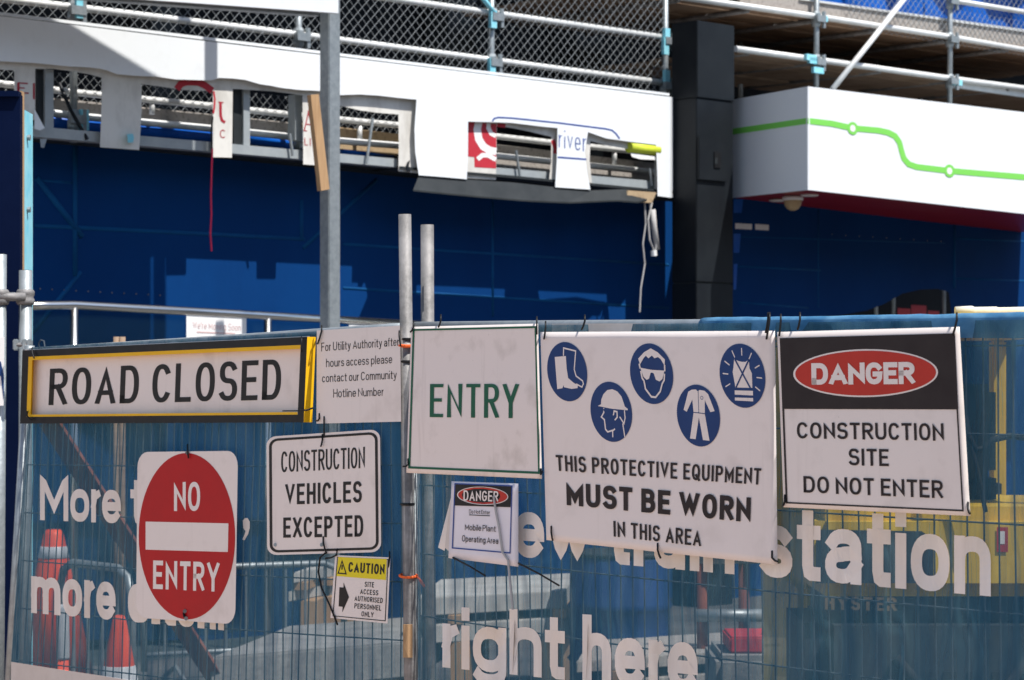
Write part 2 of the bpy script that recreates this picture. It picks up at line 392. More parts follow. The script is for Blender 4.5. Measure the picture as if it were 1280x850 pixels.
def lettering(fn, body, q, sw, m, parent, off, gap=.125, space=.40, name='lettering', kx=1.3, fine=False):
    """stroke lettering in the seen quad q (TL,TR,BR,BL)"""
    a, b, c, d = [fn(x, y, 0) for x, y in q]
    asp = ((a - b).length + (d - c).length) / ((a - d).length + (b - c).length)
    out, tot = layout(body, sw, asp / kx, gap, space, fine)
    words = {}
    for i, (wd, V, F_) in enumerate(out):
        o = off + (i % 4) * .00012
        words.setdefault(wd, MB()).add([fn(*bil(q, p.x / tot, p.y), o) for p in V], F_)
    return [mb.build(name, m, parent) for mb in words.values()]

def shape(fn, poly, m, parent, off, name):
    """flat printed or cut shape"""
    tri = tessellate_polygon([[Vector((x, y, 0)) for x, y in poly]]); mb = MB()
    mb.add([fn(x, y, off) for x, y in poly], [tuple(t) for t in tri])
    return mb.build(name, m, parent)

def line(mb, fn, pts, hw, off, asp=1.0):
    """thin printed line; hw in rows, columns squeezed by asp"""
    V, F_ = ribbon([p if p == 'close' else (p[0] / asp, p[1]) for p in pts], hw, square=False)
    mb.add([fn(p.x * asp, p.y, off) for p in V], F_); return mb

def ell(c, rx, ry, slope=0, lean=0, n=40):
    return [(c[0] + rx * math.cos(2 * math.pi * i / n) + lean * ry * math.sin(2 * math.pi * i / n), c[1] + ry * math.sin(2 * math.pi * i / n) + slope * rx * math.cos(2 * math.pi * i / n)) for i in range(n)]

# ------------------------------------------------------------------ the planes of the place
LEFT = Plane(235, 8.21, -2150)            # left fence panel
RIGHT = Plane(600, 7.11, -1970)           # right fence panel
FACADE = Plane(845, 20.0, 3800)           # awning front of the building
fu, fn_ = FACADE.u, FACADE.n

# ------------------------------------------------------------------ ground
g = MB(); g.add([(-200, -200, 0), (200, -200, 0), (200, 200, 0), (-200, 200, 0)], [(0, 1, 2, 3)])
o = g.build('ground', M['ground']); o['kind'] = 'structure'
a, b = RIGHT.pt(2600, HY, .25), LEFT.pt(-1500, HY, .25); n_ = RIGHT.n; g = MB(); v = [Vector((p.x, p.y, .004)) for p in (a, b, b + n_ * 16, a + n_ * 16)]; g.add(v, [(0, 1, 2, 3)])
o = g.build('bounce_pavement', M['paving']); o['kind'] = 'structure'  # added unseen strip, bounces warm light onto the signs

# ------------------------------------------------------------------ building shell behind everything
def fpt(px, off, z):
    p = FACADE.pt(px, HY, off); return Vector((p.x, p.y, z))
def along(mb, pa, pb, off, z0, z1, t):
    """wall slab parallel to the facade between columns pa and pb, thickness t away from the viewer"""
    a, b = fpt(pa, off, 0), fpt(pb, off, 0); c = Vector((0, 0, 1))
    mb.prism([a + c * z0, b + c * z0, b - fn_ * t + c * z0, a - fn_ * t + c * z0], [a + c * z1, b + c * z1, b - fn_ * t + c * z1, a - fn_ * t + c * z1])
    return mb
t = thing('building', 'unfinished shell of the building behind scaffolding and awnings, coloured near-black for its shade', 'building', fpt(640, -3, 0))
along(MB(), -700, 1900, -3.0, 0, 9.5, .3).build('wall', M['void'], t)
along(MB(), -700, 1900, .35, 7.3, 7.6, 3.4).build('shade_slab', M['void'], t)  # unseen slab overhead, added to shade the inside of the shell
for px in (190, 560, 720): along(MB(), px, px + 34, -2.55, 3.7, 7.3, .3).build('pier', M['soffitdark'], t)

def far(s_, o, z): p = fpt(640, 0, 0) + fu * s_ + fn_ * o; return Vector((p.x, p.y, z))
t = thing('unseen_brick_building', 'low brown brick building added out of view behind the camera to darken the blue sheeting', 'building', far(8, 21, 0))  # added unseen building, keeps low sky light off the blue sheeting
MB().prism([far(-13, 21, 0), far(30, 21, 0), far(30, 21.5, 0), far(-13, 21.5, 0)], [far(-13, 21, 8.5), far(30, 21, 8.5), far(30, 21.5, 8.5), far(-13, 21.5, 8.5)]).build('wall', M['brick'], t)
MB().prism([far(-13, 20.9, 8.503), far(30, 20.9, 8.503), far(30, 21.6, 8.503), far(-13, 21.6, 8.503)], [far(-13, 20.9, 8.8), far(30, 20.9, 8.8), far(30, 21.6, 8.8), far(-13, 21.6, 8.8)]).build('parapet', M['concrete'], t)

# ------------------------------------------------------------------ blue hoarding under the awnings
def hoarding(name, label, poly, off, seams, extra=None):
    t = thing(name, label, 'hoarding', fpt(poly[0][0], off, 0))
    mb = MB(); plate(mb, FACADE.pt, poly, off, .012); mb.build('sheet', M['bluesheet'], t)
    for pts, r in seams:
        MB().tube([FACADE.pt(x, y, off + .004) for x, y in pts], r, 8).build('seam', M['seamblue'], t, True)
    return t
low = 800
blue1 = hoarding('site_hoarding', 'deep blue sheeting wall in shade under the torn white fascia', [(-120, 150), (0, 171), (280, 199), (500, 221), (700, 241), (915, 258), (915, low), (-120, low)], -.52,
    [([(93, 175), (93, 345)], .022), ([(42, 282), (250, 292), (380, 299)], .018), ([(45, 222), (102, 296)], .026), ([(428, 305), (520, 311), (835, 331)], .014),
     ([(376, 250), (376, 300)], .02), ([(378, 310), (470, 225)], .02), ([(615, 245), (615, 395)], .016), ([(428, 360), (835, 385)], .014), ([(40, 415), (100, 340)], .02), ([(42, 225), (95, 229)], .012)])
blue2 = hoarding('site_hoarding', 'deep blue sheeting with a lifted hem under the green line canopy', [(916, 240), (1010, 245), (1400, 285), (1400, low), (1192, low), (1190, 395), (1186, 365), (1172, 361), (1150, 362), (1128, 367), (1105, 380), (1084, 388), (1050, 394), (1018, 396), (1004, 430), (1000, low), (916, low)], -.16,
    [([(920, 333), (1025, 338)], .012), ([(1192, 272), (1192, 360)], .02), ([(1195, 298), (1300, 303)], .012), ([(1195, 348), (1300, 352)], .012), ([(1022, 262), (1022, 385)], .012), ([(922, 296), (1180, 304)], .010), ([(922, 378), (1010, 385)], .012)])
for bl_, of_, pts in ((blue1, -.506, [(50 + i * 15, 361 + i * .8) for i in range(11)]), (blue2, -.146, [(1040 + i * 17, 293 + i * 1.1) for i in range(9)])):
    for x, y in pts:
        a = FACADE.pt(x, y, of_); MB().tube([a, a + fn_ * .004], .0055, 8).build('eyelet', M['galvold'], bl_)
# stacked stock seen under the lifted hem
t = thing('storage_rack', 'dark rack with red boxes under the lifted blue hem', 'rack', FACADE.pt(1130, 600, -1.6))
for px in (1095, 1117, 1180): MB().tube([FACADE.pt(px, 350, -1.6), FACADE.pt(px, 700, -1.6)], .02).build('upright', M['steelbeam'], t)
mb = MB(); plate(mb, FACADE.pt, [(1080, 400), (1190, 404), (1190, 408), (1080, 404)], -1.9, .5); mb.build('shelf', M['steelbeam'], t)
for a, b, c in ((1122, 1138, 385), (1139, 1158, 381), (1160, 1174, 388)):
    mb = MB(); plate(mb, FACADE.pt, [(a, c), (b, c + 1), (b, 403), (a, 402)], -1.8, .25); mb.build('stored_box', M['maroon'], t)

# ------------------------------------------------------------------ left awning: torn white fascia
aw = thing('awning', 'long white awning fascia torn open over the shopfront, old sign panels showing', 'awning', fpt(400, 0, 3.3))
front = [(-120, 6), (0, 20), (300, 56.5), (600, 92), (838, 121), (838, 247), (822, 245), (821.5, 215), (820, 181), (790, 177.5), (758, 173), (735, 165), (731, 190), (734, 215), (738, 237),
    (694, 234), (696, 200), (697, 160), (676, 158), (640, 153.5), (612, 152.5), (585, 152), (585, 190), (583.5, 224), (550, 221), (523.5, 219), (519, 190), (518, 162), (520.7, 124.5), (495, 122), (473, 119.4), (450, 118), (426, 118.8),
    (398, 113.5), (375, 112.5), (353, 110), (338, 107), (326, 105.4), (306, 99.7), (290, 98), (274, 97.3), (264, 100.5), (255, 100.3), (220, 99.3), (195, 95.8), (172, 94.9), (146, 92.8), (134, 88), (124, 85.6), (103, 83.7), (88, 83.2), (72, 81.6), (43, 78.7), (0, 76.5), (-120, 72)]
wavy = FACADE.pt
mb = MB(); plate(mb, wavy, front, 0, .006); FS = mb.build('front_sheet', M['fascia'], aw)
mb = MB(); a = [FACADE.pt(838.3, 121, .005), FACADE.pt(838.3, 247, .005), FACADE.pt(847.5, 247, -.16), FACADE.pt(847.5, 123, -.16)]
mb.prism(a, [p - fn_ * .02 for p in a]); mb.build('end_return', M['fascia'], aw)
mb = MB(); a = [(FACADE.pt(x, y, 0)) for x, y in ((-120, 4), (838, 119.5))]
mb.prism([a[0] - fn_ * .01, a[1] - fn_ * .01, a[1] - fn_ * .03, a[0] - fn_ * .03], [q + Vector((0, 0, .02)) for q in (a[0] - fn_ * .01, a[1] - fn_ * .01, a[1] - fn_ * .03, a[0] - fn_ * .03)]); mb.build('top_flashing', M['fascia'], aw)
oldp = ([(-120, 60), (0, 68), (300, 85), (420, 98), (526, 112), (526, 217), (498, 214), (498.5, 180), (498, 143), (472, 141), (450, 138), (427, 132.5), (404, 128), (402, 207), (379, 205.5), (379, 170), (378, 119), (340, 114), (291, 111), (290, 197), (266, 196.5), (266, 114), (230, 112.5), (200, 108), (177, 105), (177, 140), (174, 187.5), (125, 184), (127, 130), (127, 97), (112, 93), (90, 89), (66, 86), (44, 86), (44, 150), (18, 150), (18, 88), (-120, 80)],
        [(580, 146), (700, 157), (700, 226.5), (686.5, 225), (689, 200), (689, 171), (660, 164), (640, 160), (621, 157), (620.5, 190), (620, 225), (584, 222.5)],
        [(728, 160), (826, 176), (826, 243), (818, 242), (818, 190), (790, 187), (760, 182), (738, 176), (737, 200), (740, 229), (728, 229)])
OP = []
for poly in oldp:
    mb = MB(); plate(mb, FACADE.pt, poly, -.05, .008); OP.append(mb.build('old_panel', M['oldclad'], aw))
OFF = -.0405
mb = MB(); line(mb, FACADE.pt, [(23, 104), (23, 116)], 1.6, OFF); line(mb, FACADE.pt, [(22, 103.5), (35, 104.5)], .9, OFF + .0002); line(mb, FACADE.pt, [(23, 109.5), (31, 110.2)], .8, OFF + .0002); line(mb, FACADE.pt, [(22, 115.5), (36, 116.5)], .9, OFF + .0002); mb.build('lettering', M['maroon'], OP[0])
mb = MB(); line(mb, FACADE.pt, [(42.4, 104), (42.4, 124)], 1.2, OFF); mb.build('lettering', M['maroon'], OP[0])
mb = MB(); line(mb, FACADE.pt, [(221, 111.5), (226, 105), (234, 102.5), (248, 103), (256, 106.5), (265.5, 113.5)], 4.2, OFF + .0002); mb.build('emblem', M['ember'], OP[0])
mb = MB(); line(mb, FACADE.pt, [(267.2, 114), (268.6, 124), (268, 134), (266.7, 142)], 1.1, OFF); mb.build('emblem', M['ember'], OP[0])
mb = MB(); line(mb, FACADE.pt, [(273, 127.5), (279.5, 128.3)], .7, OFF); line(mb, FACADE.pt, [(275.6, 128), (275.8, 144), (277.5, 150.5), (281.5, 153)], 1.7, OFF + .0002); mb.build('lettering', M['maroon'], OP[0])
mb = MB(); line(mb, FACADE.pt, [(281, 164), (278.5, 162.3), (276, 164), (275.3, 167.5), (276.3, 171), (278.8, 172.2), (281, 171)], .6, OFF); mb.build('lettering', M['maroon'], OP[0])
mb = MB(); line(mb, FACADE.pt, [(380.5, 163), (386, 138)], .7, OFF); line(mb, FACADE.pt, [(386, 138), (392, 164)], 1.6, OFF + .0002); line(mb, FACADE.pt, [(382, 155), (389.5, 156)], .7, OFF + .0003)
line(mb, FACADE.pt, [(379.4, 163.2), (384, 163.6)], .6, OFF + .0004); line(mb, FACADE.pt, [(389, 164.2), (394.5, 164.7)], .6, OFF + .0004); mb.build('lettering', M['maroon'], OP[0])
lettering(FACADE.pt, 'LIM', [(380.5, 172), (397, 173.5), (397, 183), (380.5, 181.5)], .11, M['maroon'], OP[0], OFF, .25)
shape(FACADE.pt, [(585.5, 152), (620.6, 155), (620, 210.5), (593.2, 209), (592.8, 196.5), (585, 195.5)], M['ember'], OP[1], OFF, 'emblem')
mb = MB(); line(mb, FACADE.pt, [(598.5, 152), (596.5, 162), (598.5, 174), (604, 183), (612, 188), (620.4, 189.5)], 4.6, OFF + .0006); line(mb, FACADE.pt, [(611, 152), (610.5, 160), (614, 167), (620, 170)], 2.6, OFF + .0006)
line(mb, FACADE.pt, [(597, 199), (603, 194), (610, 194), (620, 199.5)], 2.8, OFF + .0008); mb.build('emblem', M['notice'], OP[1])
mb = MB(); line(mb, FACADE.pt, [(621.5, 156), (632, 157.5)], 2.4, OFF); mb.build('emblem', M['ember'], OP[1])
mb = MB(); line(mb, FACADE.pt, [(691, 175), (695, 186), (694, 192)], 2.6, OFF); mb.build('emblem', M['ember'], OP[1])
# printing on the white sheet
lettering(wavy, 'river', [(698.5, 161.5), (732.5, 166), (732.5, 189.5), (698.5, 184)], .085, M['navytext'], FS, .0075, .2)
mb = MB(); line(mb, wavy, [(615.5, 151.5), (618, 148), (623, 146.8), (640, 147.6), (700, 153.8), (757, 161), (765, 162.8), (770, 167), (774.5, 173.5)], .95, .0075); mb.build('outline', M['navytext'], FS)
mb = MB(); line(mb, wavy, [(697.3, 196.5), (733, 199.2)], 1.0, .0075); mb.build('outline', M['navytext'], FS)
# steel channel, soffit board, brackets
def fbeam(name, pa, ya0, ya1, pb, yb0, yb1, off, th, m, parent):
    mb = MB(); a = [FACADE.pt(pa, ya0, off), FACADE.pt(pb, yb0, off), FACADE.pt(pb, yb1, off), FACADE.pt(pa, ya1, off)]
    mb.prism(a, [p - fn_ * th for p in a]); return mb.build(name, m, parent)
fbeam('steel_channel', -120, 143, 157, 497, 198.5, 209, -.09, .10, M['steelbeam'], aw)
fbeam('steel_channel', 612, 208.5, 219, 826, 227, 238, -.09, .10, M['steelbeam'], aw)
mb = MB(); a = [FACADE.pt(x, y, o_) for x, y, o_ in ((-120, 157, -.192), (500, 209.5, -.192), (500, 211, -.028), (640, 222.5, -.028), (866, 244, -.028))]; c = [FACADE.pt(x, y, -.192) - fn_ * .31 for x, y in ((-120, 157), (500, 209.5), (500, 211), (640, 222.5), (866, 244))]
for i in (0, 2, 3): mb.prism([a[i], a[i + 1], c[i + 1], c[i]], [p + Vector((0, 0, .02)) for p in (a[i], a[i + 1], c[i + 1], c[i])])
mb.build('soffit_lining', M['soffitdark'], aw)  # lining put in and widened to block sun from the sheeting below
fbeam('post_bracket', 46, 84, 162, 56, 85, 163, -.12, .1, M['soffitdark'], aw); fbeam('post_bracket', 56.5, 86, 163, 67, 87, 164, -.10, .1, M['steelbeam'], aw)
fbeam('post_bracket', 292, 108, 180, 304, 110, 181, -.12, .1, M['soffitdark'], aw); fbeam('post_bracket', 304.5, 111, 181, 312.5, 112, 182, -.10, .1, M['steelbeam'], aw)
fbeam('post_bracket', 369, 118, 175, 377, 119, 176, -.11, .08, M['steelbeam'], aw)
mb = MB()
top = [(523.5, 219.5), (584, 224.5), (640, 228), (690, 233.5), (740, 238), (782, 236.5), (820, 245.5)]; bot = [(516.5, 237), (560, 241.5), (620, 247), (664, 250.5), (712, 252.5), (772, 250), (798, 252)]
n = len(top); V = [FACADE.pt(x, y, -.012) for x, y in top] + [FACADE.pt(x, y, .05) for x, y in bot]
mb.add(V + [p - Vector((0, 0, .012)) for p in V], [(i, i + 1, n + i + 1, n + i) for i in range(n - 1)] + [(2 * n + i, 3 * n + i, 3 * n + i + 1, 2 * n + i + 1) for i in range(n - 1)] + [(i, 2 * n + i, 2 * n + i + 1, i + 1) for i in range(n - 1)] + [(n + i, n + i + 1, 3 * n + i + 1, 3 * n + i) for i in range(n - 1)] + [(0, n, 3 * n, 2 * n), (n - 1, 3 * n - 1, 4 * n - 1, 2 * n - 1)])
mb.build('soffit_board', M['soffitdark'], aw)
for p, q in (((466, 148), (458, 204)), ((645, 188), (650, 221)), ((812, 210), (815, 232)), ((362, 167), (366, 195))):
    MB().tube([FACADE.pt(*p, -.06), FACADE.pt(*q, -.06)], .011, 8).build('hanger_rod', M['galv'], aw)
MB().tube([FACADE.pt(74, 104, -.3), FACADE.pt(88, 137, -.2), FACADE.pt(109, 174, -.08)], .013, 8).build('hanger_rod', M['darkmetal'], aw)
mb = MB(); plate(mb, FACADE.pt, [(43, 136), (56, 160), (50, 163), (43, 161)], -.03, .006); mb.build('bent_flap', M['fascia'], aw)
mb = MB(); plate(mb, FACADE.pt, [(50, 174), (59, 173), (55, 185), (51, 184)], -.03, .03); mb.build('clip', M['galv'], aw)
mb = MB(); plate(mb, FACADE.pt, [(158.5, 168), (166, 167), (167.5, 172), (166.5, 178), (160, 178.5), (159.5, 173)], -.04, .05); mb.build('clip', M['bluepaint'], aw)
mb = MB(); plate(mb, FACADE.pt, [(509, 203), (512.5, 200), (511, 208), (513, 215), (508, 214)], -.04, .02); mb.build('clip', M['darkmetal'], aw)
# loose bits hanging from it
mb = MB(); a = [FACADE.pt(x, y, .02) for x, y in ((786, 238), (820.5, 240.5), (815, 253.5), (781, 252.5))]; mb.prism(a, [p - fn_ * .02 for p in a])
tag(mb.build('tan_board', M['tanboard'], None, loc=a[3]), 'small tan board hanging under the right end of the torn fascia', 'board')
a, b = FACADE.pt(786, 184, -.03), FACADE.pt(822, 188, -.03)
t = thing('lime_tube', 'lime green tube poking out of the torn fascia by its right end', 'tube', a)
MB().tube([a, b], .045, 14).build('casing', M['lime'], t, True)
mb = MB(); plate(mb, FACADE.pt, [(788, 191), (820, 196), (820, 200), (800, 199), (790, 196)], -.05, .04); mb.build('bracket', M['notice'], t)
def hang(pts, r, name, label, m, off=-.02):
    P = [FACADE.pt(x, y, off) for x, y in pts]
    return tag(MB().tube(P, r, 6).build(name, m, None, loc=P[-1]), label, name.split('_')[-1])
hang([(806, 253), (807, 280), (803.5, 305), (806, 330), (801, 360), (799.5, 390)], .007, 'dangling_cord', 'long pale cord dangling below the tan board', M['cable'])
t = thing('looped_cable', 'bundle of grey cable with a plug looped below the tan board', 'cable', FACADE.pt(816, 318, -.03))
MB().tube([FACADE.pt(x, y, -.03) for x, y in ((812, 252), (815, 275), (821, 300), (819, 316), (812, 300), (810, 275), (815, 253))], .009, 6).build('cord', M['cable'], t)
MB().tube([FACADE.pt(x, y, -.04) for x, y in ((815, 262), (817.5, 285), (822, 312))], .03, 8, r2=.022).build('sleeve', M['cable'], t, True)
MB().tube([FACADE.pt(817, 313, -.03), FACADE.pt(817.5, 320, -.03)], .026, 8).build('plug', M['notice'], t)
hang([(265.5, 186), (264.5, 215), (263.6, 245), (264.2, 268), (263, 292), (264.4, 314)], .0065, 'red_tape', 'thin red tape hanging from the torn fascia beside the letter U', M['tape'])
hang([(266, 146), (264, 165), (265, 186)], .006, 'black_cord', 'short black cord above the red tape', M['tie'], -.035)

# ------------------------------------------------------------------ scaffolding
def scaffold(label, base):
    return thing('scaffold', label, 'scaffold', base, 'scaffolding over the awnings')
SO = -.28
def coupler(parent, px, py, off=SO):
    p = FACADE.pt(px, py, off); mb = MB()
    mb.lathe(p - Vector((0, 0, .07)), [(.036, 0), (.044, .02), (.044, .06), (.034, .075), (.044, .09), (.044, .12), (.036, .14)], 10)
    a = p + fn_ * .05; mb2 = mb.bar(a - fu * .06, a + fu * .06, Vector((0, 0, .03)), fn_ * .02)
    mb.bar(a + fu * .05 - Vector((0, 0, .08)), a + fu * .05 + Vector((0, 0, .07)), fu * .014, fn_ * .012)
    return mb.build('coupler', M['galv'], parent)
def ledger(parent, pts, r=.026, off=SO, m='whitetube', name='ledger'):
    return MB().tube([FACADE.pt(x, y, off) for x, y in pts], r, 10).build(name, M[m], parent, True)
s1 = scaffold('galvanised tube scaffold with chain mesh above the torn white fascia', fpt(400, SO, 3.4))
for px, y0, y1 in ((92, -60, 178), (373, -60, 200), (614, -60, 208), (831.5, -60, 236)):
    ledger(s1, [(px + .5, y0), (px - .5, y1)], .026, SO, 'galv', 'standard')
ledger(s1, [(-80, -11), (85, 8), (373, 43), (614, 75), (831, 103.5)])
ledger(s1, [(-80, -75), (373, -18), (600, 14), (831, 47)])
ledger(s1, [(595, -14), (622, 22)], .02, SO + .05, 'bluepaint', 'brace')
ledger(s1, [(-80, 95), (98, 116), (265, 132.5), (365, 143.5), (498, 156.5), (688, 178), (812, 191)], .024, SO - .1)
ledger(s1, [(-80, 124), (100, 145.5), (263, 160.5), (369, 171.5), (498, 182), (688, 202), (826, 216)], .026, SO - .1)
for px, y, c in ((92, 14, 1), (373, 47, 1), (614, 79, 1), (616, 22, 1), (831, 108, 1), (831.5, 52, 1), (92, 150, 1), (373, 173, 1)): coupler(s1, px, y)
for px, y in ((616, 24), (614.5, 84), (833, 46), (831.5, 58), (833, 98), (105, 150), (99, 10), (366, 164)):
    p = FACADE.pt(px, y, SO + .045); MB().bar(p + Vector((0, 0, .07)), p - Vector((0, 0, .07)), fu * .03, fn_ * .016).build('painted_joint', M['bluepaint'], s1)
for pa, pb, ya, yb, m in ((-80, 374, 107, 154, 'toeboard'), (376, 560, 153, 175, 'tanboard'), (560, 836, 173, 206, 'toeboard')):
    fbeam('toe_board', pa, ya, ya + 27, pb, yb, yb + 27, SO - .16, .03, M[m], s1)
for px, y in ((190, 134), (449.5, 166), (768, 196), (92, 128)): ledger(s1, [(px, y - 9), (px, y + 9)], .02, SO - .11, 'whitetube', 'toe_board_clip')
# chain mesh: woven diamonds between the ledgers, in two bays, and inside the torn openings
def chainmesh(parent, pa, pb, zb, zt, off, pitch=.082, r=.0022, name='chain_mesh'):
    a, b = fpt(pa, off, 0), fpt(pb, off, 0); L = (b - a).length; H = zt(0) if callable(zt) else zt
    mb = MB(); step = pitch
    def P(s_, z, o): q = a + fu * s_; return Vector((q.x, q.y, z)) + fn_ * o
    n = int((L + (zt - zb)) / step) + 1
    for sgn in (1, -1):
        for i in range(n):
            # z = zb + sgn*(s - s0)
            s0 = i * step - (zt - zb) if sgn > 0 else i * step
            lo = max(0, s0 if sgn > 0 else s0 - (zt - zb)); hi = min(L, s0 + (zt - zb) if sgn > 0 else s0)
            if hi - lo < .02: continue
            za, zc = (zb + (lo - s0), zb + (hi - s0)) if sgn > 0 else (zb + (s0 - lo), zb + (s0 - hi))
            mb.tube([P(lo, za, .002 * sgn), P(hi, zc, .002 * sgn)], r, 6, False)
    return mb.build(name, M['chain'], parent)
chainmesh(s1, -80, 829, 4.0, 5.35, SO + .02)
chainmesh(s1, -60, 500, 3.75, 3.98, SO - .2, .07)
def roll(pts, r, label, off=SO - .2):
    P = [FACADE.pt(x, y, off) for x, y in pts]
    return tag(MB().tube(P, r, 10).build('rolled_tarp', M['bluetarp'], None, True, loc=P[0]), label, 'tarpaulin', 'blue tarps rolled along the scaffold')
roll([(50, 151.5), (90, 156), (140, 161), (200, 165), (262, 172)], .06, 'blue tarp rolled along the scaffold behind the leftmost torn openings')
roll([(296, 169), (330, 175), (365, 182), (384, 176)], .05, 'blue tarp rolled behind the fascia letters U and A')
roll([(425, 187), (450, 191), (490, 190)], .04, 'blue tarp strip behind the opening right of the steel post')
roll([(618, 197), (635, 203), (660, 210), (690, 214)], .035, 'blue tarp strip sagging behind the red emblem panel')

s2 = scaffold('tube scaffold with plank decks above the green line canopy', fpt(1100, SO, 3.4))
def standard2(px, y0, y1, off=SO): return ledger(s2, [(px + .8, y0), (px, y1)], .026, off, 'galv', 'standard')
standard2(1020, -60, 150); standard2(1187, -60, 170); standard2(925, 10, 170, SO - 1.5); standard2(1095, 20, 190, SO - 1.5); standard2(1330, -60, 190)
ledger(s2, [(842, -5), (1020, 20.5), (1187, 46), (1330, 71)], .028)
ledger(s2, [(919, 61), (1020, 74.5), (1187, 98), (1330, 117)], .028)
ledger(s2, [(1187, 0), (1330, 23)], .026); ledger(s2, [(1040, 112), (1085, 56), (1137, -10)], .026, SO + .12, 'whitetube', 'brace')
for px, y in ((1020, 24), (1020, 78), (1187, 50), (1187, 102), (1187, 2)): coupler(s2, px, y)
for px, y in ((1027, 23), (1017, 76), (1013, 72), (1196, 103), (1022, 88)):
    p = FACADE.pt(px, y, SO + .045); MB().bar(p - fu * .07, p + fu * .07, Vector((0, 0, .027)), fn_ * .016).build('painted_joint', M['bluepaint'], s2)
def deck(parent, pa, ya, pb, yb, depth, n, off=SO - .04):
    a, b = FACADE.pt(pa, ya, off), FACADE.pt(pb, yb, off); mb = MB(); wd = depth / n
    for i in range(n):
        j = random.uniform(-.012, .012); d0 = -fn_ * (i * wd); d1 = -fn_ * (i * wd + wd - .022); z = Vector((0, 0, j)); h = Vector((0, 0, .04))
        mb.prism([a + d0 + z, b + d0 + z, b + d1 + z, a + d1 + z], [p + h for p in (a + d0 + z, b + d0 + z, b + d1 + z, a + d1 + z)])
    return mb.build('plank_deck', M['brownplank'], parent)
deck(s2, 780, -14, 1400, 80, 2.0, 9); deck(s2, 922, 66, 1400, 131, 1.7, 8)
for px in (848, 935, 1020, 1100, 1187, 1260):
    for (ya, dep, lim) in (((-4 + (px - 842) * .151 + 3), 2.0, 0), ((61 + (px - 919) * .138 + 3), 1.7, 919)):
        if px < lim: continue
        p = FACADE.pt(px, ya, SO - .02); MB().tube([p, p - fn_ * dep], .024, 8).build('transom', M['galvold'], s2, True)
for off_, pts in ((SO - 1.5, [(925, 40), (1095, 62), (1330, 95)]), (SO - 1.5, [(925, 92), (1095, 108), (1330, 138)])): ledger(s2, pts, .024, off_, 'galvold')
MB().tube([FACADE.pt(928, 92, SO - 1.4), FACADE.pt(1012, 76, SO - .1)], .022, 8).build('brace', M['galvold'], s2, True)
MB().tube([FACADE.pt(1092, 112, SO - 1.4), FACADE.pt(1180, 99, SO - .1)], .022, 8).build('brace', M['galvold'], s2, True)
fbeam('toe_board', 925, -14, 3, 1400, 57, 76, SO - .07, .035, M['toeboard'], s2)
fbeam('toe_board_cap', 1000, -3, -.4, 1400, 53.4, 57, SO - .05, .07, M['whitetube'], s2)
fbeam('toe_board', 1187, 99.5, 108, 1400, 131, 139, SO - .03, .04, M['whitetube'], s2)
chainmesh(s2, 1060, 1420, 5.12, 5.7, SO - .02, .082)
mb = MB(); P0 = []
for i in range(31):
    x = 1000 + i * 14; wv = .05 * math.sin(i * 1.3) + .03 * math.sin(i * 2.9)
    P0.append((FACADE.pt(x, -70, SO - .35 + wv), FACADE.pt(x, 12 + (x - 1020) * .15, SO - .35 + wv * 1.3)))
mb.add([p for a in P0 for p in a], [(2 * i, 2 * i + 2, 2 * i + 3, 2 * i + 1) for i in range(30)])
tag(mb.build('blue_tarp', M['bluetarp'], None, True, loc=P0[0][1]), 'bright blue tarpaulin behind chain mesh at the top of the plank scaffold', 'tarpaulin')

# ------------------------------------------------------------------ dark cladded column
C0 = at(871.5, HY, 19.85)
def colpt(t, s_, z): p = C0 + fu * t - fn_ * s_; return Vector((p.x, p.y, z))
t = thing('column', 'dark charcoal clad column between the torn fascia and the green line canopy', 'column', colpt(0, 0, 0))
zt = CZ + (HY - 25) / F * 19.85; zs = CZ + (HY - 122) / F * 19.85
def cbox(t0, t1, s0, s1, z0, z1): return MB().prism([colpt(t0, s0, z0), colpt(t1, s0, z0), colpt(t1, s1, z0), colpt(t0, s1, z0)], [colpt(t0, s0, z1), colpt(t1, s0, z1), colpt(t1, s1, z1), colpt(t0, s1, z1)])
cbox(0, .468, 0, .29, zs + .004, zt).build('capital', M['darkmetal'], t, bevel=.006)
zc = CZ + (HY - 353) / F * 19.85; zb = CZ + (HY - 170) / F * 19.85
cbox(.004, .464, .012, .29, zc + .006, zs).build('shaft', M['darkmetal'], t, bevel=.006)
cbox(.004, .464, .012, .29, 0, zc - .006).build('base_shaft', M['darkmetal'], t, bevel=.006)
cbox(.014, .454, .03, .28, zc - .006, zc + .006).build('joint_strip', M['soffitdark'], t)
along(MB(), 848.5, 885, -.03, 0, CZ + (HY - 124) / F * 20, .02).build('infill_panel', M['darkmetal'], t)
cbox(.01, .36, -.012, .011, zb - .36, zb).build('access_panel', M['darkmetal'], t, bevel=.004)
z1 = CZ + (HY - 188) / F * 19.85
cbox(.19, .27, -.022, -.0125, z1 - .13, z1).build('slot', M['tie'], t); cbox(.19, .225, -.026, -.0225, z1 - .10, z1 - .05).build('latch', M['soffitdark'], t)

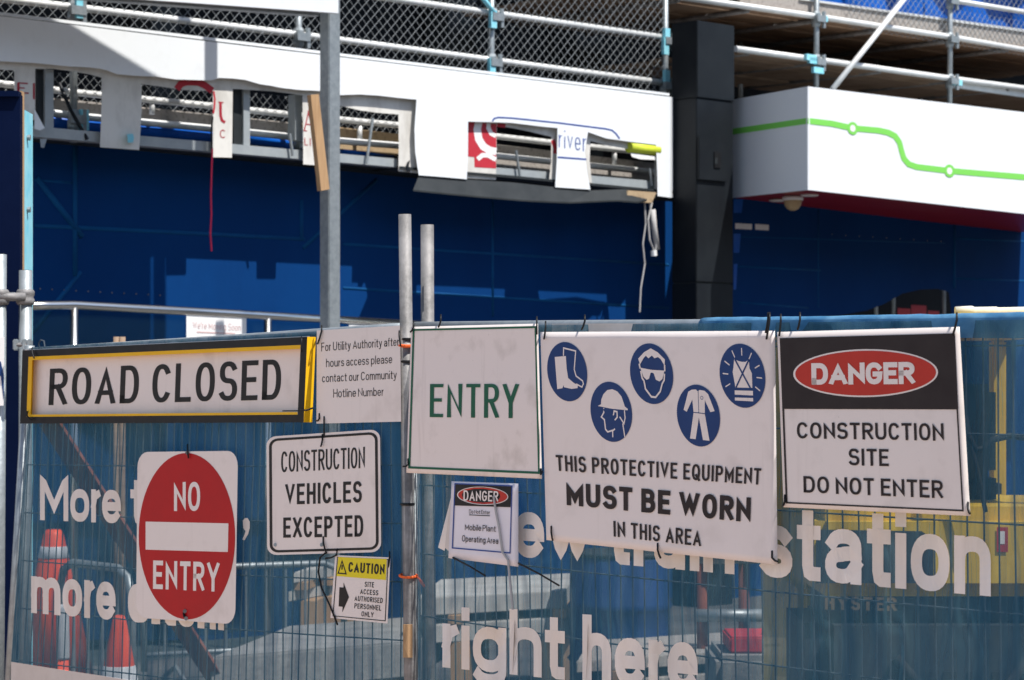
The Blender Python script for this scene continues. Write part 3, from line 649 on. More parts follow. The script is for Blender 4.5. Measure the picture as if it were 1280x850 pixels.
# ------------------------------------------------------------------ green line canopy
CAN = Plane(1010, 19.4, 3800)
FLt, FLb = CAN.pt(1010, 108), CAN.pt(1010, 237.5); FRt, FRb = CAN.pt(1420, 157), CAN.pt(1420, 283)
BLt, BLb = at(913, 125, 20.5), at(913, 247.5, 20.5); BRt, BRb = FRt - fn_ * 1.38, FRb - fn_ * 1.38
cn = thing('canopy', 'white station canopy with a green route line and maroon underside', 'canopy', FLb)
def inset(a, n_, d=.02): return [p - n_ * d for p in a]
fr = [FLt, FRt, FRb, FLb]; MB().prism(fr, inset(fr, fn_)).build('front_panel', M['glossy'], cn, bevel=.002); FP = [o for o in COL.objects if o.name == 'front_panel'][0]
sn = (FLt - BLt).cross(Vector((0, 0, 1))).normalized(); sn = sn if sn.dot(FLt) < 0 else -sn
SIDE = [BLt, FLt - fu * .003, FLb - fu * .003, BLb]; MB().prism(SIDE, inset(SIDE, sn)).build('side_panel', M['glossy'], cn)
top = [FLt - fn_ * .022 + fu * .03, FRt - fn_ * .022, BRt, BLt + fu * .02]; dz = Vector((0, 0, .02)); MB().prism([p - dz * 1.5 + fu * 0 for p in top], [p - dz * 2.5 for p in top]).build('roof', M['steelbeam'], cn)
q = lambda p: p + Vector((0, 0, .006))
bt = [q(FLb) - fn_ * .022 + fu * .03, q(FRb) - fn_ * .022, q(BRb), q(BLb) + fu * .02]; MB().prism(bt, [p + dz for p in bt]).build('soffit', M['redsoffit'], cn)
mb = MB(); line(mb, CAN.pt, [(1010, 151), (1040, 154.5), (1066, 160.2), (1098, 163), (1110, 165.5), (1119, 170), (1124.5, 178), (1127, 188), (1130, 198), (1136, 205), (1146, 208.6), (1187, 213.5), (1240, 218), (1420, 233)], 3.7, .003, .85); mb.build('route_line', M['routegreen'], FP)
U = (FLt - BLt)
def sidept(px, py, off):
    r = Vector(((px - CX) / F, 1, (HY - py) / F)); c = Vector((0, 0, CZ)); tt = (sn.dot(BLt - c) + off) / sn.dot(r); return c + r * tt
mb = MB(); line(mb, sidept, [(913.4, 164.8), (1009.6, 151)], 3.7, .003); mb.build('route_line', M['routegreen'], FP)
for c in ((1066, 160.4), (1187, 213.6)):
    shape(CAN.pt, ell(c, 6.6, 8, .1), M['routegreen'], FP, .004, 'station_ring'); shape(CAN.pt, ell(c, 3.3, 4.3, .1), M['notice'], FP, .005, 'station_dot')
for px, py, of in ((1012, 243.5, -.35), (1180, 260, -.35), (972, 249, -.9)):
    p = CAN.pt(px, py, of); p.z = FLb.z - .004; MB().lathe(p, [(.055, -.004), (.075, 0), (.075, .012)], 16).build('downlight', M['lens'], cn, True)
p = CAN.pt(991, 247, -.55); p.z = FLb.z
MB().lathe(p, [(.02, -.115), (.05, -.10), (.07, -.07), (.075, -.04), (.075, -.03)], 18).build('dome_camera', M['domecam'], cn, True)
MB().lathe(p, [(.085, -.03), (.09, -.01), (.085, .004)], 18).build('camera_mount', M['notice'], cn, True)
# small pale stickers, then painted sunlit slivers, on the sheeting below the canopy
for a, b, y in ((919, 940, 282), (944, 961, 283)):
    shape(FACADE.pt, [(a, y - 3), (b, y - 2), (b, y + 5), (a, y + 4)], M['notice'], blue2, -.145, 'patch')
for y0, y1, x1 in ((249, 266, 929), (292, 316, 926), (330, 362, 922)):
    shape(FACADE.pt, [(917, y0), (x1, y0), (x1 - 2, y1), (917, y1)], M['bluetarp'], blue2, -.144, 'patch')  # brighter blue pieces stand in for slivers of sunlight beside the column

# ------------------------------------------------------------------ steel gantry: post and white beam at the top
Q = FACADE.pt(263, 75, 0); k = (412.5 - CX) / F           # where the post's shadow falls
tt = (k * Q.y - Q.x) / (SUN_H.x - k * SUN_H.y); PG = Q + SUN_H * tt; PG.z = 0
gt = thing('gantry', 'galvanised square steel post carrying a white boxed beam', 'gantry', PG)
a = 13.5 / F * PG.y / .725 / 2
def gpost(c, z0, z1, a, m, name): 
    pr = [c + fu * sx * a + fn_ * sy * a for sx, sy in ((-1, -1), (1, -1), (1, 1), (-1, 1))]
    return MB().prism([p + Vector((0, 0, z0)) for p in pr], [p + Vector((0, 0, z1)) for p in pr]).build(name, m, gt, bevel=.006)
gpost(PG, 0, 7.0, a, M['galv'], 'post'); gpost(PG, .0, .02, a * 2.2, M['galv'], 'base_plate')
BEAM = Plane(423, PG.y - .16, 7100)
pa, pb = BEAM.pt(-200, -27.5), BEAM.pt(423, 16.5)
# top edge of the beam: the edge whose shadow runs across the fascia
def sunback(px, py):
    p = FACADE.pt(px, py, .006); tt = BEAM.n.dot(BEAM.p0 - p) / BEAM.n.dot(SUN_V); return p + SUN_V * tt
e1, e2 = sunback(58, 22), sunback(178, 94); dd = (e2 - e1)
print('beam edge', e1, e2, 'post', PG, pb)
def topz(p): 
    s_ = (p - e1).dot(BEAM.u) / dd.dot(BEAM.u); return e1.z + s_ * dd.z
a4 = [pa, pb, Vector((pb.x, pb.y, max(pb.z + .35, topz(pb)))), Vector((pa.x, pa.y, max(pa.z + .35, topz(pa))))]
MB().prism(a4, [p - BEAM.n * .03 for p in a4]).build('beam_face', M['fascia'], gt)
c1, c2 = BEAM.pt(-200, -23.5, -.05), BEAM.pt(399, 19.5, -.05); b1 = [c1, c2, c2 + Vector((0, 0, .2)), c1 + Vector((0, 0, .2))]
MB().prism(b1, [p - BEAM.n * .08 for p in b1]).build('steel_channel', M['galv'], gt)
pl = Plane(400, PG.y - .22, 3800)
a = [pl.pt(x, y) for x, y in ((388.5, 118.5), (398.5, 117.5), (412, 236.5), (401.5, 238.5))]
tag(MB().prism(a, [p - pl.n * .04 for p in a]).build('timber_plank', M['timber'], None, loc=a[3]), 'raw timber plank fixed aslant to the galvanised steel post', 'plank')

# ------------------------------------------------------------------ polished handrail with glass
HO = .35
hr = thing('handrail', 'polished steel handrail with glass panels before the blue sheeting', 'handrail', fpt(250, HO, .9))
MB().tube([FACADE.pt(x, y, HO) for x, y in ((15, 383), (60, 382), (92, 381.5), (300, 393), (560, 408))], .030, 12).build('rail', M['chrome'], hr, True)
for px, y in ((92.5, 382), (334.5, 395), (560, 408)): p = FACADE.pt(px, y, HO); MB().tube([p, Vector((p.x, p.y, .0))], .027, 12).build('post', M['chrome'], hr, True)
for xa, xb, ya, yb in ((97, 330, 388, 401), (339, 556, 401, 414), (15, 88, 389, 388)):
    a = [FACADE.pt(xa, ya, HO), FACADE.pt(xb, yb, HO)]; z = [Vector((p.x, p.y, .15)) for p in a]; pr = [a[0], a[1], z[1], z[0]]
    MB().prism(pr, [p - fn_ * .01 for p in pr]).build('glass_pane', M['glass'], hr)
nb = thing('moving_notice', 'white notice with faded pink print on the handrail glass', 'notice', FACADE.pt(270, 440, HO + .03))
MB().prism([FACADE.pt(x, y, HO + .012) for x, y in ((233, 392.5), (308, 396), (308, 450), (233, 447))], [FACADE.pt(x, y, HO + .016) for x, y in ((233, 392.5), (308, 396), (308, 450), (233, 447))]).build('sheet', M['notice'], nb)
lettering(FACADE.pt, "We're Moving Soon", [(241, 402), (301, 405), (301, 413.5), (241, 410.5)], .10, M['fadedpink'], nb, HO + .018)
mb = MB(); line(mb, FACADE.pt, [(246, 415), (294, 417)], .8, HO + .018); mb.build('small_print', M['fadedpink'], nb)
a = [FACADE.pt(x, y, HO + .012) for x, y in ((436, 403.5), (540, 409), (540, 450), (436, 446))]
tag(MB().prism(a, [p + fn_ * .004 for p in a]).build('blank_notice', M['notice'], None, loc=a[3]), 'plain white notice on the glass right of the steel post', 'notice')

# ------------------------------------------------------------------ navy hoarding panel at the left with timber edge
d0 = 9.55; xr = (25 - CX) / F * d0; zt = CZ + (HY - 118) / F * d0
nv = thing('navy_hoarding', 'navy plywood hoarding panel at the left end of the fence', 'hoarding', (xr - .6, d0, 0))
MB().box((xr - 1.6, d0, 0), (xr, d0 + .05, zt)).build('panel', M['navy'], nv)
MB().box((xr - .05, d0 + .0505, 0), (xr - .003, d0 + .10, zt + .02)).build('timber_stud', M['timber'], nv)
MB().box((xr - .05, d0 + .1005, 0), (xr - .002, d0 + .265, zt - .05)).build('painted_stud', M['bluepaint'], nv)
MB().box((xr - 1.6, d0 - .02, zt - .01), (xr - .002, d0 + .04, zt + .012)).build('cap_strip', M['navy'], nv)
for y in (172, 262, 358):
    p = Vector((xr, d0 + .15, CZ + (HY - y) / F * 9.7)); MB().tube([p, p + Vector((.012, 0, 0))], .012, 8).build('bolt', M['galv'], nv)

# ------------------------------------------------------------------ temporary fence panels
zv = Vector((0, 0, 1))
def fence(label, plane, rail, left, right, bot, pitch, hp, wz):
    """rail: seen points of the top rail; left/right: seen post lines; bot: rows to which wires run"""
    root = thing('temporary_fence', label, 'fence', plane.pt(*left[1]), 'mesh fence panels')
    MB().tube([plane.pt(x, y, 0) for x, y in rail], .019, 12).build('top_rail', M['galv'], root, True)
    for pr in (left, right):
        a, b = plane.pt(*pr[0]), plane.pt(*pr[1]); d = (b - a); e = a + d * ((a.z - .06) / (a.z - b.z))
        MB().tube([a, e], .019, 12).build('post', M['galv'], root, True)
        MB().box((e.x - .11, e.y - .3, 0), (e.x + .11, e.y + .3, .13)).build('foot', M['concrete'], root, bevel=.02)
    A, B = plane.pt(*rail[0], -.012), plane.pt(*rail[-1], -.012); L0, L1 = plane.pt(*left[1], -.012), plane.pt(*right[1], -.012)
    le = (L0 - A); re = (L1 - B); le = le * (1 / abs(le.z)); re = re * (1 / abs(re.z)); H = A.z - .15
    mb = MB(); n = int((B - A).length / pitch)
    for i in range(1, n):
        s_ = i / n; jit = random.uniform(-.004, .004)
        def W(dz, a=A, b=B): return (A + le * dz) * (1 - s_) + (B + re * dz) * s_ + plane.u * (jit + .004 * math.sin(dz * 3 + i)) + plane.n * .004 * math.sin(dz * 4 + i * .7)
        mb.tube([W(H * j / 5) for j in range(6)], .0023, 5, False)
    for dz in wz:
        mb.tube([(A + le * dz) * (1 - j / 12) + (B + re * dz) * (j / 12) + Vector((0, 0, -.012 * math.sin(math.pi * j / 12) * dz)) for j in range(13)], .0025, 5, False)
    k = 0
    while dz + .2 < H: dz += .2; mb.tube([A + le * dz, B + re * dz], .0025, 5, False)
    mb.build('wire_mesh', M['wire'], root)
    return root
fL = fence('left temporary mesh fence panel carrying the red no entry disc', LEFT, [(34, 441), (150, 434), (316, 423.5), (450, 414.5), (512, 410.5)], ((37, 432), (12, 850)), ((511, 405), (513, 850)), 900, .044, .18, [.07, .24, .42, .60, .78, .96])
fR = fence('right temporary mesh fence panel carrying the protective equipment sign', RIGHT, [(514, 410), (700, 408.5), (1000, 407.5), (1200, 403.5), (1420, 398)], ((516, 406), (519, 850)), ((1420, 394), (1425, 850)), 900, .048, .2, [.06, .27, .48, .69, .88])

# ------------------------------------------------------------------ printed banners
def wr_left(px, py):
    return .006 * math.sin(px * .035 + py * .008) + .004 * math.sin(px * .09 - py * .02) + .003 * math.sin(py * .05 + px * .01)
def wr_right(px, py):
    e = max(0, 1 - abs(px - 600) / 130)
    return .009 * math.sin(px * .028 + py * .006) + .006 * math.sin(px * .071 - py * .015 + 1) + .004 * math.sin(px * .15 + py * .03) + .012 * e * math.sin(px * .06 + py * .045) + .003 * math.sin(py * .06)
def sheet(fn, quad, nu, nv):
    mb = MB(); V = []
    for j in range(nv + 1):
        for i in range(nu + 1): V.append(fn(*bil(quad, i / nu, j / nv), 0))
    mb.add(V, [(j * (nu + 1) + i, j * (nu + 1) + i + 1, (j + 1) * (nu + 1) + i + 1, (j + 1) * (nu + 1) + i) for j in range(nv) for i in range(nu)])
    return mb
BL = lambda x, y, o: LEFT.pt(x, y, .030 + o + wr_left(x, y))
BR = lambda x, y, o: RIGHT.pt(x, y, .034 + o + wr_right(x, y))
b1 = thing('banner', 'blue see-through mesh banner reading More trains, on the left fence panel', 'banner', LEFT.pt(250, 1000))
sheet(BL, [(40, 434), (506, 408), (507, 903), (14, 827)], 90, 60).build('mesh_sheet', M['banner'], b1, True)
sheet(BL, [(14, 827.3), (507, 903.3), (507, 1010), (12, 990)], 60, 12).build('footer', M['hem'], b1, True)
def banner_line(fn, body, bl, br, hl, hr, sw, parent, kx=1.0):
    k_ = 1 / XH
    lettering(fn, body, [(bl[0], bl[1] - hl * k_), (br[0], br[1] - hr * k_), br, bl], sw, M['lettering'], parent, .003, .075, .40, kx=kx, fine=True)
banner_line(BL, 'More', (50, 650), (151, 654.5), 40, 42, .185, b1)
banner_line(BL, 'trains', (163, 655), (296, 663), 42, 45, .185, b1)
banner_line(BL, 'more', (39, 766), (144.5, 775), 45, 47, .185, b1)
banner_line(BL, 'often.', (165, 777), (280, 788), 47, 50, .185, b1)
shape(BL, [(303.5, 651), (306, 647.5), (309.5, 647.5), (312.2, 652), (312.2, 660), (310, 668), (305.5, 675.5), (302.8, 674.5), (305.5, 668.5), (306.8, 664), (304, 660)], M['lettering'], b1, .003, 'lettering')
banner_line(BL, 'more often.', (39, 766), (280, 788), 46, 50, .185, b1)
b2 = thing('banner', 'blue see-through mesh banner reading A new train station right here on the right fence panel', 'banner', RIGHT.pt(800, 1000))
sheet(BR, [(521, 408), (1420, 398), (1425, 1000), (523, 1000)], 150, 70).build('mesh_sheet', M['banner'], b2, True)
banner_line(BR, 'A', (549, 688), (590, 691), 55, 56, .185, b2)
banner_line(BR, 'new', (602, 693), (738, 703), 56, 59, .185, b2)
banner_line(BR, 'train', (762, 704.5), (918, 718), 60, 64, .185, b2)
banner_line(BR, 'station', (950, 720.5), (1238.5, 745.5), 65, 74, .185, b2)
banner_line(BR, 'right', (553, 834), (706, 850), 55, 59, .185, b2)
banner_line(BR, 'here', (728, 852), (872, 867), 59, 63, .185, b2)
MB().tube([RIGHT.pt(x, y + random.uniform(-.8, .8), 0) for x, y in [(880 + i * 18, 407.6 - (max(0, 880 + i * 18 - 1000)) * .017) for i in range(31)]], .0235, 12).build('rail_sleeve', M['wrap'], b2, True)
mb = sheet(lambda x, y, o: RIGHT.pt(x, y, .026 + .004 * math.sin(x * .06)), [(880, 401), (1420, 395), (1420, 424), (880, 420)], 60, 4); mb.build('folded_hem', M['wrap'], b2, True)
mb = sheet(lambda x, y, o: RIGHT.pt(x, y, .026 + .002 * math.sin(x * .05)), [(690, 404.5), (818, 404), (818, 420), (690, 420)], 16, 2); mb.build('folded_hem', M['hem'], b2, True)

# ------------------------------------------------------------------ signs
def tie(parent, fn, px, py, tail=(0, 14), r=.0028, m='tie'):
    """cable tie: loop over the rail or wire and a short tail"""
    a = fn(px, py, .006); n_ = (fn(px, py, .02) - fn(px, py, 0)).normalized()
    b = fn(px + tail[0], py + tail[1], .010); mid = (a + b) / 2 + n_ * .006
    MB().tube([a - n_ * .035 + zv * .012, a + zv * .022, a + n_ * .004 + zv * .006, mid, b], r, 6).build('cable_tie', M[m], parent, True)
def roundq(quad, ru, rv, n=5, ins=(0, 0)):
    pts = []; iu, iv = ins
    for cu, cv, a0 in ((1 - ru - iu, 1 - rv - iv, 0), (ru + iu, 1 - rv - iv, 90), (ru + iu, rv + iv, 180), (1 - ru - iu, rv + iv, 270)):
        for i in range(n + 1):
            a = R(a0 + 90 * i / n); pts.append(bil(quad, cu + ru * math.cos(a), cv + rv * math.sin(a)))
    return pts
def frameline(fn, outer, inner, m, parent, off, name='border'):
    n = len(outer); mb = MB(); mb.add([fn(x, y, off) for x, y in outer + inner], [(i, (i + 1) % n, n + (i + 1) % n, n + i) for i in range(n)]); return mb.build(name, m, parent)
def sign(label, plane, quad, off, m, thick=.004, warp=None, cat='sign', rnd=None, nu=24, name='sign'):
    fn = (lambda x, y, o: plane.pt(x, y, off + o + (warp(x, y) if warp else 0)))
    root = thing(name, label, cat, plane.pt(*bil(quad, .5, 0), off))
    mb = MB()
    if rnd: plate(mb, fn, roundq(quad, *rnd), 0, thick)
    else:
        n = nu if warp else 1; V = []
        for k_ in (thick, 0):
            for j in range(n + 1):
                for i in range(n + 1): V.append(fn(*bil(quad, i / n, j / n), k_))
        N = (n + 1) ** 2; gq = [(j * (n + 1) + i, j * (n + 1) + i + 1, (j + 1) * (n + 1) + i + 1, (j + 1) * (n + 1) + i) for j in range(n) for i in range(n)]
        ring = [i for i in range(n)] + [j * (n + 1) + n for j in range(n)] + [n * (n + 1) + n - i for i in range(n)] + [(n - j) * (n + 1) for j in range(n)]
        mb.add(V, gq + [tuple(N + i for i in reversed(f)) for f in gq] + [(ring[i], ring[(i + 1) % len(ring)], N + ring[(i + 1) % len(ring)], N + ring[i]) for i in range(len(ring))])
    mb.build('panel', m, root, bool(warp))
    return root, fn
T = .0048       # print sits just proud of a 4 mm panel

# ROAD CLOSED: a boxed board, black face, yellow inside and at its end
rq = [(28, 438), (384, 421), (379.5, 528), (25, 529.5)]
rc, fn = sign('long ROAD CLOSED board in a black and yellow box frame', LEFT, [(31, 437), (387, 420), (383, 527), (28, 529)], .05, M['sign'])
D = .030
fo = lambda x, y, o: LEFT.pt(x, y, .05 + D + o)
def bil3(u, v, o): return LEFT.pt(*bil(rq, u, v), .05 + D + o)
N3 = LEFT.n
P4 = lambda iu, iv: [bil3(iu, 1 - iv, 0), bil3(1 - iu, 1 - iv, 0), bil3(1 - iu, iv, 0), bil3(iu, iv, 0)]
ou, inn = P4(0, 0), P4(.022, .092)
mb = MB()                                                                # black face strips and the outer top, bottom and left walls
mb.add(ou + inn, [(0, 1, 5, 4), (1, 2, 6, 5), (2, 3, 7, 6), (3, 0, 4, 7)])
bk = [p - N3 * (D + .004) for p in ou]; mb.add(ou + bk, [(0, 4, 5, 1), (2, 6, 7, 3), (3, 7, 4, 0)]); mb.build('face_frame', M['black'], rc)
mb = MB(); ib = [p - N3 * (D - .0045) for p in P4(.020, .085)]; iff = [p - N3 * .0008 for p in inn]
mb.add(iff + ib, [(0, 1, 5, 4), (1, 2, 6, 5), (2, 3, 7, 6), (3, 0, 4, 7)])
mb.build('inner_lip', M['yellow'], rc)
mid_ = lambda l_, r_, b_, t_: [bil3(l_, 1 - t_, -.0004), bil3(1 - r_, 1 - t_, -.0004), bil3(1 - r_, b_, -.0004), bil3(l_, b_, -.0004)]
mb = MB(); mb.add(P4(.0222, .0922) + mid_(.036, .0235, .122, .138), [(0, 1, 5, 4), (2, 3, 7, 6), (3, 0, 4, 7)]); mb.build('yellow_line', M['yellow'], rc)
ex = [ou[1] + LEFT.u * .001, ou[2] + LEFT.u * .001, bk[2] + LEFT.u * .001, bk[1] + LEFT.u * .001]
MB().prism(ex, [p - LEFT.u * .0008 for p in ex]).build('end_plate', M['yellow'], rc)
lettering(fn, 'ROAD CLOSED', [(62.5, 461), (352, 449), (350.5, 499.5), (60.5, 506.5)], .168, M['black'], rc, T, .15, .46, kx=1.9)
mb = MB(); line(mb, fn, [(353, 513.6), (376, 513.4)], .7, T); mb.build('small_print', M['brownblack'], rc)
for px, py, tl in ((40, 442, (3, 6)), (377, 430, (0, 10)), (34, 522, (6, 3))): tie(rc, fo, px, py, tl)
MB().tube([fo(375, 512, .004), fo(383, 513, .012), LEFT.pt(391, 510, .07)], .0028, 6).build('cable_tie', M['tie'], rc)
MB().tube([LEFT.pt(x, y, .02) for x, y in ((49, 436), (48.5, 429), (51, 425), (55, 426), (56, 434))], .0025, 6).build('wire_loop', M['wire'], rc)

# utility notice
ut, fn = sign('white notice about utility authority hours access, left of the ENTRY sign', LEFT, [(396, 413), (500, 407), (501.5, 527), (395.5, 529.5)], .052, M['sign'])
for body, q_ in (('For Utility Authority after', [(401.5, 428.5), (498.6, 421.5), (498.6, 432), (401.5, 439.3)]), ('hours access please', [(407.5, 448.5), (490, 443.3), (490, 454), (407.5, 459)]),
                 ('contact our Community', [(402.6, 467.5), (495.6, 462.7), (495.6, 473.4), (402.6, 478)]), ('Hotline Number', [(416.5, 486.4), (479.4, 484), (479.4, 494.6), (416.5, 497)])):
    lettering(fn, body, q_, .10, M['brownblack'], ut, T, .13, .36, kx=1.15)
for px, py, tl in ((402, 416, (-5, 14)), (399, 526, (-4, 0)), (499, 423, (2, 10)), (405, 530, (0, 14))): tie(ut, fn, px, py, tl)

# construction vehicles excepted
cq = [(333, 546), (475, 536.5), (476.5, 690), (334, 694)]
cv, fn = sign('white CONSTRUCTION VEHICLES EXCEPTED sign with rounded black border', LEFT, cq, .056, M['sign'], rnd=(.085, .075))
frameline(fn, roundq(cq, .075, .065, ins=(.022, .020)), roundq(cq, .055, .048, ins=(.046, .040)), M['black'], cv, T)
for body, q_ in (('CONSTRUCTION', [(351.5, 564.5), (456, 558.5), (456, 585), (351.5, 590.5)]), ('VEHICLES', [(356.5, 605.2), (452, 601.2), (452, 628), (356.5, 630.8)]), ('EXCEPTED', [(354, 647), (454, 643.8), (454, 670.8), (354, 672.2)])):
    lettering(fn, body, q_, .155, M['black'], cv, T, .125)
for px, py, tl in ((403, 552, (-2, 6)), (404, 680, (4, 12))): tie(cv, fn, px, py, tl)
MB().tube([LEFT.pt(x, y, .066) for x, y in ((408, 690), (400, 697), (398, 715), (402, 735), (412, 756), (422, 781))], .003, 6).build('cable_tie', M['tie'], cv, True)
for px, py in ((344, 681), (402, 681)): MB().tube([fn(px, py, .004), fn(px, py, .008)], .006, 8).build('screw', M['galv'], cv)

# no entry
nq = [(172, 565), (297.5, 563.5), (294, 780.5), (170, 772)]
ne, fn = sign('square white sign with the red NO ENTRY disc', LEFT, nq, .058, M['sign'], rnd=(.10, .09))
shape(fn, ell((233.6, 670.3), 60.3, 104, .02, .0, 64), M['red'], ne, T, 'disc')
shape(fn, [(182, 652), (285.5, 654.2), (284.8, 690), (182, 687)], M['sign'], ne, T + .0006, 'bar')
lettering(fn, 'NO', [(217.5, 602.6), (250.3, 602.2), (250, 638.8), (217.5, 638.8)], .165, M['sign'], ne, T + .0006, kx=1.1)
lettering(fn, 'ENTRY', [(191.5, 700.5), (274.2, 703), (273.7, 739.8), (191.2, 736)], .165, M['sign'], ne, T + .0006, .15, kx=1.1)
for px, py in ((234, 566), (231, 764), (232.5, 773)): MB().tube([fn(px, py, .004), fn(px, py, .010)], .007, 8).build('screw', M['galvold'], ne)
tie(ne, fn, 234.5, 564, (1, 9)); tie(ne, fn, 231, 776, (-2, -10))

# caution
kq = [(419, 694), (488, 696.8), (484.3, 779.4), (413, 772.4)]
ca, fn = sign('small yellow headed CAUTION sign with a black arrow', LEFT, kq, .058, M['sign'])
frameline(fn, [bil(kq, *p) for p in ((.035, .975), (.965, .975), (.965, .03), (.035, .03))], [bil(kq, *p) for p in ((.05, .962), (.95, .962), (.95, .043), (.05, .043))], M['black'], ca, T)
shape(fn, [(422.9, 696.2), (483.4, 698.9), (482.2, 725), (420.6, 720)], M['caution'], ca, T + .0004, 'header')
lettering(fn, 'CAUTION', [(436, 702.3), (481, 705.5), (480.4, 718.4), (435.2, 715)], .19, M['black'], ca, T + .0008, .13)
frameline(fn, [(427.6, 699.5), (433.6, 718.2), (421.6, 717.2)], [(427.5, 703.2), (431.6, 716.4), (423.7, 715.7)], M['black'], ca, T + .0008, 'warning_triangle')
mb = MB(); line(mb, fn, [(427.6, 706), (427.4, 712)], .8, T + .001); mb.build('exclamation', M['black'], ca)
shape(fn, [(424.2, 734), (429.2, 734.4), (429.4, 728), (436.2, 746.5), (427.8, 765.5), (428.2, 758.5), (423.2, 758)], M['black'], ca, T, 'arrow')
for body, q_ in (('SITE', [(456, 727), (467.6, 728), (467.3, 734.4), (455.7, 733.4)]), ('ACCESS', [(450.4, 736), (472.8, 738), (472.4, 744.4), (450, 742.4)]), ('AUTHORISED', [(443.4, 744.6), (478.4, 747.6), (478, 754), (443, 751)]),
                 ('PERSONNEL', [(443.2, 754), (476.6, 757), (476.2, 763.4), (442.8, 760.4)]), ('ONLY', [(452, 764), (467, 765.4), (466.6, 771.8), (451.6, 770.4)])):
    lettering(fn, body, q_, .15, M['black'], ca, T, .16)
tie(ca, fn, 421, 696, (-14, 2)); tie(ca, fn, 487, 699, (-2, 10))

# ENTRY
wv1 = lambda x, y: .003 * math.sin(x * .03) + .002 * math.sin(y * .04)
eq = [(514, 408.5), (672.5, 404.5), (677.5, 598.5), (508, 591)]
en, fn = sign('white ENTRY sign with green letters and thin green border', RIGHT, eq, .066, M['corf'], warp=wv1)
fr_o = [bil(eq, *p) for p in ((.012, .985), (.985, .985), (.985, .03), (.012, .03))]; fr_i = [bil(eq, *p) for p in ((.026, .972), (.972, .972), (.972, .045), (.026, .045))]
def dens(poly, n=8): return [(a[0] + (b[0] - a[0]) * i / n, a[1] + (b[1] - a[1]) * i / n) for a, b in zip(poly, poly[1:] + poly[:1]) for i in range(n)]
frameline(fn, dens(fr_o), dens(fr_i), M['green'], en, T + .0006)
lettering(fn, 'ENTRY', [(537.5, 480), (648.3, 479.8), (648, 522.8), (537, 521.4)], .145, M['green'], en, T + .0008, .17, kx=2.0)
for px, py, tl in ((517, 411, (-4, 4)), (671, 406, (0, 12)), (551, 403, (-3, 6)), (510, 583, (-6, 0)), (676, 596, (2, -8))): tie(en, fn, px, py, tl)

# protective equipment
wv2 = lambda x, y: .006 * math.sin(x * .016 + .5) * ((y - 410) / 290) + .003 * math.sin(y * .018) + .002 * math.sin(x * .04)
pq = [(675.5, 415), (968.6, 413.5), (972, 706), (683, 675)]
pp, fn = sign('large white protective equipment sign with five blue pictogram discs', RIGHT, pq, .074, M['vinyl'], warp=wv2, nu=30)
def icon(c, rx, ry, lean=.03):
    shape(fn, ell(c, rx, ry, .12, lean, 48), M['icon'], pp, T + .0006, 'disc')
    sx, sy = rx / 25.0, ry / 38.0
    return lambda x, y: (c[0] + x * sx + lean * y * sy, c[1] + y * sy + .12 * x * sx)
WT = T + .0013
def white(poly, f): shape(fn, [f(*p) for p in poly], M['vinyl'], pp, WT, 'pictogram')
def wline(pts, f, hw=1.0, m='vinyl', o=0): 
    mb = MB(); line(mb, fn, [p if p == 'close' else f(*p) for p in pts], hw, WT + o, .7); mb.build('pictogram', M[m], pp)
f = icon((708.9, 464.6), 25, 37)
white([(-15, -17), (-1, -20), (-.5, -4), (1, 8), (8, 13.5), (13, 15.5), (12.5, 19.5), (5, 21.5), (-4.5, 20.5), (-5, 18), (-6.5, 22), (-13, 24)], f)
wline([(-4, -20), (-3.5, -30), (11.5, -28), (9, -4), (11, 4), (19, 9.5), (20, 13), (18, 17.5), (11, 14.5)], f, .9)
f = icon((764, 514.8), 26, 37.5)
white([(-16, -5.5), (-12, -8), (-11.5, -14), (-9, -21), (-4, -27), (2, -29), (8, -27), (13, -21), (15.5, -13), (16.5, -9), (20, -6.5), (20, -4.5), (0, -4)], f)
wline([(-8.5, -4), (-9, 2), (-12, 8), (-8.5, 11), (-7.5, 23), (-5, 26), (2, 23), (4, 21)], f, 1.0); wline([(1, 22.5), (1, 32)], f, .9)
wline([(2.5, 4), (3.5, -1.5), (7, -1), (7, 6), (4, 10)], f, 1.0); wline([(16, -4), (16.5, 6), (15, 13), (10, 5)], f, .9); wline([(13.5, 13), (15.5, 30)], f, .9)
f = icon((814.4, 467.2), 27, 37.8)
white([(-13, -10), (-15, -17), (-8, -26), (0, -32), (8, -28), (16, -20), (15.5, -12), (11, -20), (8, -22), (4, -20), (1, -23), (-3, -19), (-6, -22), (-9, -18)], f)
wline([(-14, -11), (-13, -5)], f, 1.2); wline([(15.5, -13), (15.5, -5)], f, 1.2)
white([(-13, -6), (-1, -5), (1, -5), (15, -6), (14.5, -3.5), (12.5, 5), (9, 8.5), (5, 7), (2.5, -1), (.5, -1.5), (-1, -1), (-3, 6.5), (-6, 8.5), (-9.5, 5), (-12, -3)], f)
wline([(-12.5, -2), (-11, 7), (-9, 10), (-7.5, 20), (-1, 29), (4, 29), (9.5, 21), (12, 11), (14.5, 6), (15, -2)], f, 1.2)
f = icon((873, 519.5), 27, 38.6)
white([(-7, -31), (-2, -32), (0, -30), (2.5, -32), (8, -31.5), (12, -28), (19, -8), (14, -6), (8, -20), (7.5, -3), (12, 29.5), (4.5, 29.5), (.5, 2), (-4, 29.5), (-10.5, 29.5), (-5.5, -3), (-6.5, -19), (-13.5, -3), (-17, -5), (-11, -28)], f)
wline([(.5, -31), (.5, -3)], f, .45, 'icon', .0004); wline([(-5.5, -3.3), (7.6, -3.3)], f, .5, 'icon', .0006)
mb = MB(); line(mb, fn, [f(4.5 + 1.5 * math.cos(i * .7), -22.5 + 2 * math.sin(i * .7)) for i in range(9)] + ['close'], .35, WT + .0004, .7); mb.build('pictogram', M['icon'], pp)
f = icon((928, 469.7), 28.6, 40)
